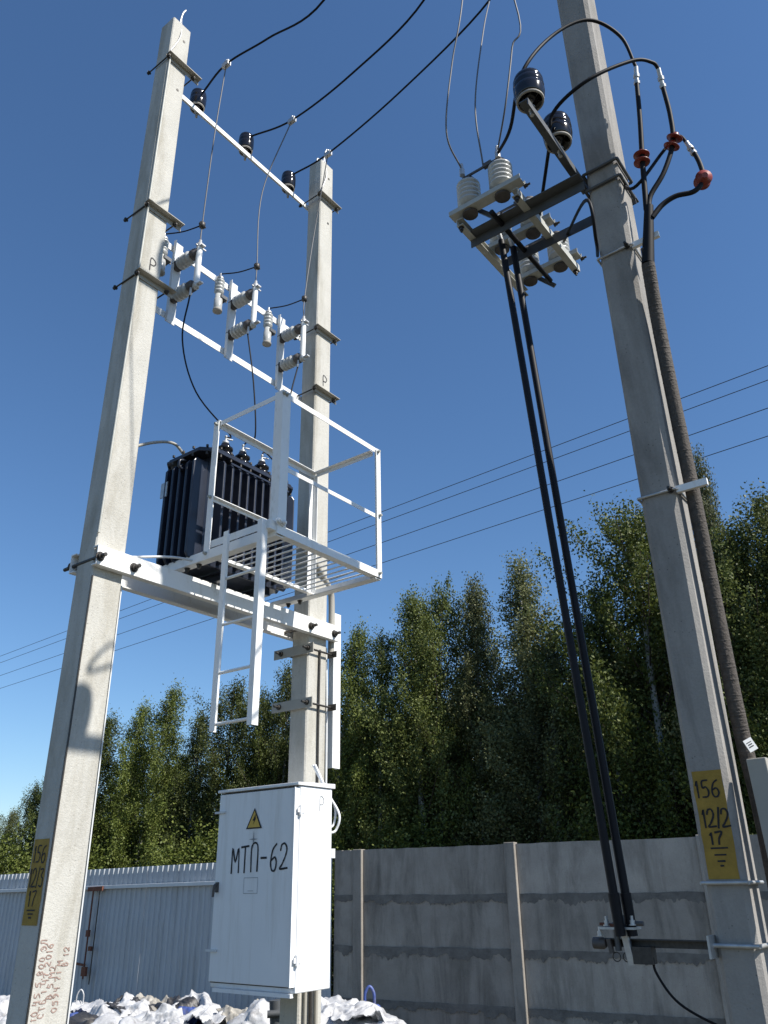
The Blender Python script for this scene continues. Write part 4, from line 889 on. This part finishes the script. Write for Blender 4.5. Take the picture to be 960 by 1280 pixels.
def sheet_mesh(seed, a, b):
    n = 44; vs = []; q = V3((seed * 4.7, seed * 9.1, 0))
    for i in range(n + 1):
        for j in range(n + 1):
            x, y = (i / n - .5) * a, (j / n - .5) * b; p = V3((x * 4, y * 4, 0)) + q
            z = .13 * (1 - 1.6 * abs(noise.noise(p * .6))) + .05 * (1 - 2.4 * abs(noise.noise(p * 1.5 + q))) + .014 * (1 - 2.4 * abs(noise.noise(p * 5))) - .5 * (x * x + y * y)
            e = .12 * noise.noise(p * .9 + V3((9, 0, 0))); vs.append((x * (1 + e), y * (1 - e), z))
    me = bpy.data.meshes.new('loose_sheet'); me.from_pydata(vs, [], [(i * (n + 1) + j, (i + 1) * (n + 1) + j, (i + 1) * (n + 1) + j + 1, i * (n + 1) + j + 1) for i in range(n) for j in range(n)])
    for p in me.polygons: p.use_smooth = True
    return me
sheets = [(118, 1250, 10.6, 'bagw', 'torn white film lying over the sacks beside the left pole'), (150, 1256, 9.8, 'bagw', 'white film hanging over the dark sack'), (172, 1252, 10.0, 'bagk', 'dark rag between white sacks in the left heap'),
 (192, 1250, 10.5, 'bagy', 'yellowed torn film in the middle of the heap'), (216, 1254, 9.9, 'bagk', 'dark torn film left of the pointed sack'), (232, 1260, 9.3, 'bagb', 'blue film strip below the pointed white sack'), (248, 1249, 9.8, 'bagw', 'white torn film standing up left of the cabinet'),
 (275, 1262, 9.0, 'bagw', 'white film under the left edge of the cabinet'), (310, 1258, 8.8, 'bagy', 'beige torn film heaped under the cabinet'), (205, 1266, 9.0, 'bagw', 'white film at the front of the heap in the middle'), (432, 1250, 8.2, 'bagw', 'crumpled white film over the big sack right of the cabinet'), (455, 1258, 7.9, 'bagw', 'torn white film beside the blue handled bag')]
for i, (x, y, d, mk, lb) in enumerate(sheets):
    me = sheet_mesh(i, rnd.uniform(.45, .75), rnd.uniform(.4, .7)); p = sight(x, y, d); o = link('loose_film', me, M[mk]); top = max(v.co.z for v in me.vertices)
    so_ = o.modifiers.new('solid', 'SOLIDIFY'); so_.thickness = .004
    o.location = p - Z * top * .9; o.rotation_euler = (rnd.uniform(-.4, .4), rnd.uniform(-.4, .4), rnd.uniform(0, 6.28)); tag(o, lb, 'plastic film', 'torn films on the rubbish heap')
mb = MB(); mb.tube([sight(345, 1250, 7.0), sight(346, 1290, 7.0)], .05, 10); mb.tube([sight(334, 1268, 6.95), sight(362, 1266, 6.95)], .025, 8)
tag(mb.build('cable_stub', M['dark'], org=V3((sight(345, 1290, 7.0).x, sight(345, 1290, 7.0).y, .6))), 'dark cable stub below the cabinet, beside the middle pole', 'cable')

# ------------------------------------------------------------------ far power lines
wd = c2w(V3((-800 - 480, 1108 - 640, F))); wd.z = 0; wd.normalize(); wn = V3((-wd.y, wd.x, 0))
for k, (y, zlab) in enumerate(((457, 'highest'), (475, 'second highest'), (510, 'third highest'), (545, 'lowest'))):
    r = c2w(V3((960 - 480, y - 640, F))); c0 = 30.0 + (k % 2) * .8
    t_ = c0 / abs(r.dot(wn)); p = EYE + r * t_
    pts = [p + wd * s - Z * (.00012 * (60 - abs(s - 30)) * 6) for s in (-25, 0, 30, 70, 120, 200)]
    wire('power_line', [p - wd * 25, p + wd * 160], .017, 'farwire', 'thin distant power line, the %s of four crossing the sky' % zlab, 'wire', 'distant power lines', 5, 1)

# ------------------------------------------------------------------ trees
def leaves(seed, H, rad, lean, n_br, per, low=.10, sharp=1.0, size=.046, wid=.30):
    """plumes of leaves along rising boughs; the crown is widest at about a third of its height and runs out to a point"""
    rg = np.random.default_rng(seed); C_ = []; Lm = []
    for b in range(n_br):
        t = low + (1 - low) * ((b + rg.random()) / n_br) ** .92
        az = b * 2.39996 + rg.normal() * .5
        q = (t - low) / (1 - low)
        prof = min(1, .45 + 2.0 * q) * (1 - q) ** sharp + .03
        ln = rad * prof * rg.uniform(.5, 1.3)
        o = np.array([math.cos(az), math.sin(az), 0])
        base = np.array([lean * H * t ** 2.2, 0, t * H - ln * .35])
        rise = rg.uniform(.45, 1.1) + .5 * q
        tip = base + o * ln + np.array([lean * ln * 1.2, 0, ln * rise])
        mid = (base + tip) / 2 + np.array([0, 0, .12 * ln])
        Lm.append((base, tip))
        nc = max(3, int(ln / .13)); m = per * (ln / rad + .10)
        for c in range(nc):
            s = .22 + .82 * (c + rg.random()) / nc
            ctr = (1 - s) ** 2 * base + 2 * s * (1 - s) * mid + s * s * tip + rg.normal(0, .07, 3)
            k = max(4, int(m / nc * rg.uniform(.4, 1.6)))
            sg = (.05 + .085 * rg.random()) * (1.15 - .5 * s) * (wid / .30)
            a_ = np.clip(rg.normal(0, 1, (k, 3)), -1.8, 1.8) * np.array([sg, sg, sg * 1.1])
            a_[:, 2] -= np.minimum(.42, np.abs(rg.normal(0, .13, k)))            # the twigs hang
            a_ += np.outer(rg.normal(0, .10, k), (tip - base) / (np.linalg.norm(tip - base) + 1e-6))
            C_.append(ctr + a_)
    P = np.concatenate(C_); n = len(P)
    a = rg.normal(0, 1, (n, 3)); a[:, 2] -= .8; a /= np.linalg.norm(a, axis=1)[:, None]
    q = rg.normal(0, 1, (n, 3)); b_ = np.cross(a, q); b_ /= np.linalg.norm(b_, axis=1)[:, None]
    s = size * rg.uniform(.6, 1.25, (n, 1))
    nn = np.cross(a, b_) * s * .12
    v = np.stack([P - a * s * .55, P + b_ * s * .36 + nn, P + a * s * .6, P - b_ * s * .36 + nn], 1).reshape(-1, 3)
    me = bpy.data.meshes.new('crown'); me.vertices.add(n * 4); me.vertices.foreach_set('co', v.astype(np.float32).ravel())
    me.loops.add(n * 4); me.loops.foreach_set('vertex_index', np.arange(n * 4, dtype=np.int32))
    me.polygons.add(n); me.polygons.foreach_set('loop_start', np.arange(0, n * 4, 4, dtype=np.int32)); me.polygons.foreach_set('loop_total', np.full(n, 4, dtype=np.int32))
    me.update(calc_edges=True)
    return me, Lm
def make_tree(seed, H, rad, lean, leaf, **kw):
    me, Lm = leaves(seed, H, rad, lean, kw.pop('n_br', 84), kw.pop('per', 720), **kw)
    t = thing('birch_tree', '', 'tree', (0, 0, 0))
    mb = MB(); pts = [V3((lean * H * (s ** 2.2) + .05 * noise.noise(V3((seed, s * 5, 0))), .05 * noise.noise(V3((seed, 9, s * 5))), H * s)) for s in (0, .15, .3, .45, .6, .75, .9, .98)]
    mb.tube(pts, .075 + H * .002, 8, 3, r1=.008)
    tk_ = mb.build('trunk', M['bark'], t)
    mb = MB()
    for a, b in Lm[::2]: mb.tube([V3(a), (V3(a) + V3(b)) * .5 + V3((0, 0, -.03)), V3(b)], .013, 4, 2, r1=.003, cap=False)
    lm = mb.build('limb', M['twig'], tk_); lm['kind'] = 'stuff'
    link('crown', me, M[leaf], t)
    return t
specs = [(1, 7.6, 1.75, .02, 'leaf', dict(low=.18, sharp=.85, n_br=115, per=800)), (2, 7.2, 1.5, .10, 'leaf3', dict(low=.16, sharp=.8, n_br=110, per=760)), (3, 8.0, 1.6, .015, 'leaf2', dict(low=.16, sharp=1.1, n_br=130, per=860)),
 (4, 7.0, 1.9, -.03, 'leaf', dict(low=.16, sharp=.7, n_br=115, per=820)), (5, 7.6, 1.75, .05, 'leaf2', dict(low=.18, sharp=.9, n_br=120, per=800)), (6, 6.6, 2.0, .02, 'leaf3', dict(sharp=.6, low=.10, n_br=115, per=820))]
protos = [make_tree(*s[:5], **s[5]) for s in specs]; used = set()
def place_tree(kind, x, y, d, label, rot=0., wide=1.0, group=None):
    """top of the tree seen at (x, y), d metres away"""
    tp_ = sight(x, y, d); H = specs[kind][1]
    t = protos[kind] if kind not in used else copy_tree(protos[kind]); used.add(kind)
    k = tp_.z / (H * .99); lx = specs[kind][3] * H * k
    t.location = (tp_.x - lx * math.cos(rot) * wide, tp_.y - lx * math.sin(rot) * wide, 0); t.scale = (k * wide, k * wide, k); t.rotation_euler = (0, 0, rot)
    t['label'] = label
    if group: t['group'] = group
    return t
GRP = 'birches in the front row behind the fence'
front = [
 (4, 18, 1015, 21.0, 'small birch at the far left edge, the lowest top of the row', .3, 1.0), (3, 45, 985, 20.0, 'bushy birch left of the left pole', 1.1, .9),
 (0, 78, 955, 19.5, 'birch whose crown is mostly hidden by the left pole', .5, 1.0), (1, 140, 900, 18.6, 'birch just right of the left pole', .1, 1.0),
 (1, 182, 885, 18.4, 'birch with a wind bent top, second right of the left pole', .0, .9), (1, 220, 864, 18.2, 'tall wind swept birch with a plume bending to the right', .05, .95),
 (0, 252, 900, 18.5, 'low birch seen just left of the hanging ladder', .8, 1.0), (3, 292, 858, 17.8, 'broad birch seen through the rungs of the ladder', 2.0, .95), (5, 332, 872, 17.5, 'rounded birch between ladder and middle pole', 1.2, .8),
 (0, 362, 840, 17.2, 'birch mostly hidden by the middle pole', .9, .9), (1, 450, 790, 16.4, 'thin topped birch just right of the white trunking', .1, .9), (0, 478, 800, 16.2, 'birch with a double top, second right of the cabinet', .3, .9),
 (0, 515, 752, 16.0, 'broad birch left of centre with an uneven twin top', 2.2, 1.05), (5, 548, 745, 16.2, 'full dense birch with a blunt top in the middle of the picture', .2, .8), (2, 592, 730, 15.8, 'narrow spire shaped birch between two taller crowns', .4, 1.0),
 (2, 648, 705, 15.2, 'tallest pointed birch left of the black operating rods', 1.6, 1.2), (4, 690, 792, 15.0, 'lower birch directly left of the black rods', .3, 1.0), (3, 740, 742, 14.4, 'birch half covered by the black rods', .9, .95),
 (5, 785, 645, 13.8, 'big broad crowned birch left of the right pole', 1.0, 1.0), (4, 822, 640, 14.2, 'birch hidden behind the leaning right pole', 2.4, 1.1), (2, 872, 572, 13.6, 'birch with a tall thin twig top beside the brown cable', .2, .5),
 (3, 912, 662, 13.0, 'broad birch right of the leaning pole', 1.9, 1.05), (0, 955, 628, 12.8, 'tall birch at the right edge of the picture', .6, 1.1), (5, 1010, 640, 12.6, 'birch cut off by the right edge', .3, 1.0)]
for k, x, y, d, lb, rot, wd_ in front: place_tree(k, x, y, d, lb, rot, wd_, GRP)
i = 0
for x in range(-30, 1080, 29):
    yb = np.interp(x, [0, 200, 360, 520, 700, 800, 1000], [1045, 950, 940, 865, 835, 775, 740]) + rnd.uniform(-10, 40); d = np.interp(x, [0, 1000], [25, 17]) + rnd.uniform(-1.5, 2)
    place_tree(rnd.choice((0, 3, 4, 5)), x + rnd.uniform(-8, 8), yb, d, 'birch in the crowded rows behind, showing only between the nearer crowns', rnd.uniform(0, 6), 1.15, 'birches in the rows behind'); i += 1
# dense low growth below the crowns
me, _ = leaves(77, 1.9, .9, 0, 50, 420, low=.02, sharp=.3, size=.040)
n4 = len(me.vertices); base = np.empty(n4 * 3, np.float32); me.vertices.foreach_get('co', base); base = base.reshape(-1, 3); fr2 = random.Random(11); parts = []
for k, x in enumerate(range(-20, 1060, 60)):
    p = sight(x, 1100, np.interp(x, [0, 1000], [18.5, 11.8]) + fr2.uniform(-.3, 1.5)); a = fr2.uniform(0, 6.28); s = fr2.uniform(.85, 1.25)
    rot = np.array([[math.cos(a), -math.sin(a), 0], [math.sin(a), math.cos(a), 0], [0, 0, 1]], np.float32)
    parts.append(base @ rot.T * np.array([s * 1.3, s * 1.3, s], np.float32) + np.array([p.x, p.y, 0], np.float32))
v = np.concatenate(parts); n = len(v) // 4
me = bpy.data.meshes.new('undergrowth'); me.vertices.add(n * 4); me.vertices.foreach_set('co', v.ravel()); me.loops.add(n * 4); me.loops.foreach_set('vertex_index', np.arange(n * 4, dtype=np.int32))
me.polygons.add(n); me.polygons.foreach_set('loop_start', np.arange(0, n * 4, 4, dtype=np.int32)); me.polygons.foreach_set('loop_total', np.full(n, 4, dtype=np.int32)); me.update(calc_edges=True)
tag(link('undergrowth', me, M['leaf3']), 'mass of leafy undergrowth below the birches behind the fence', 'undergrowth', kind='stuff')
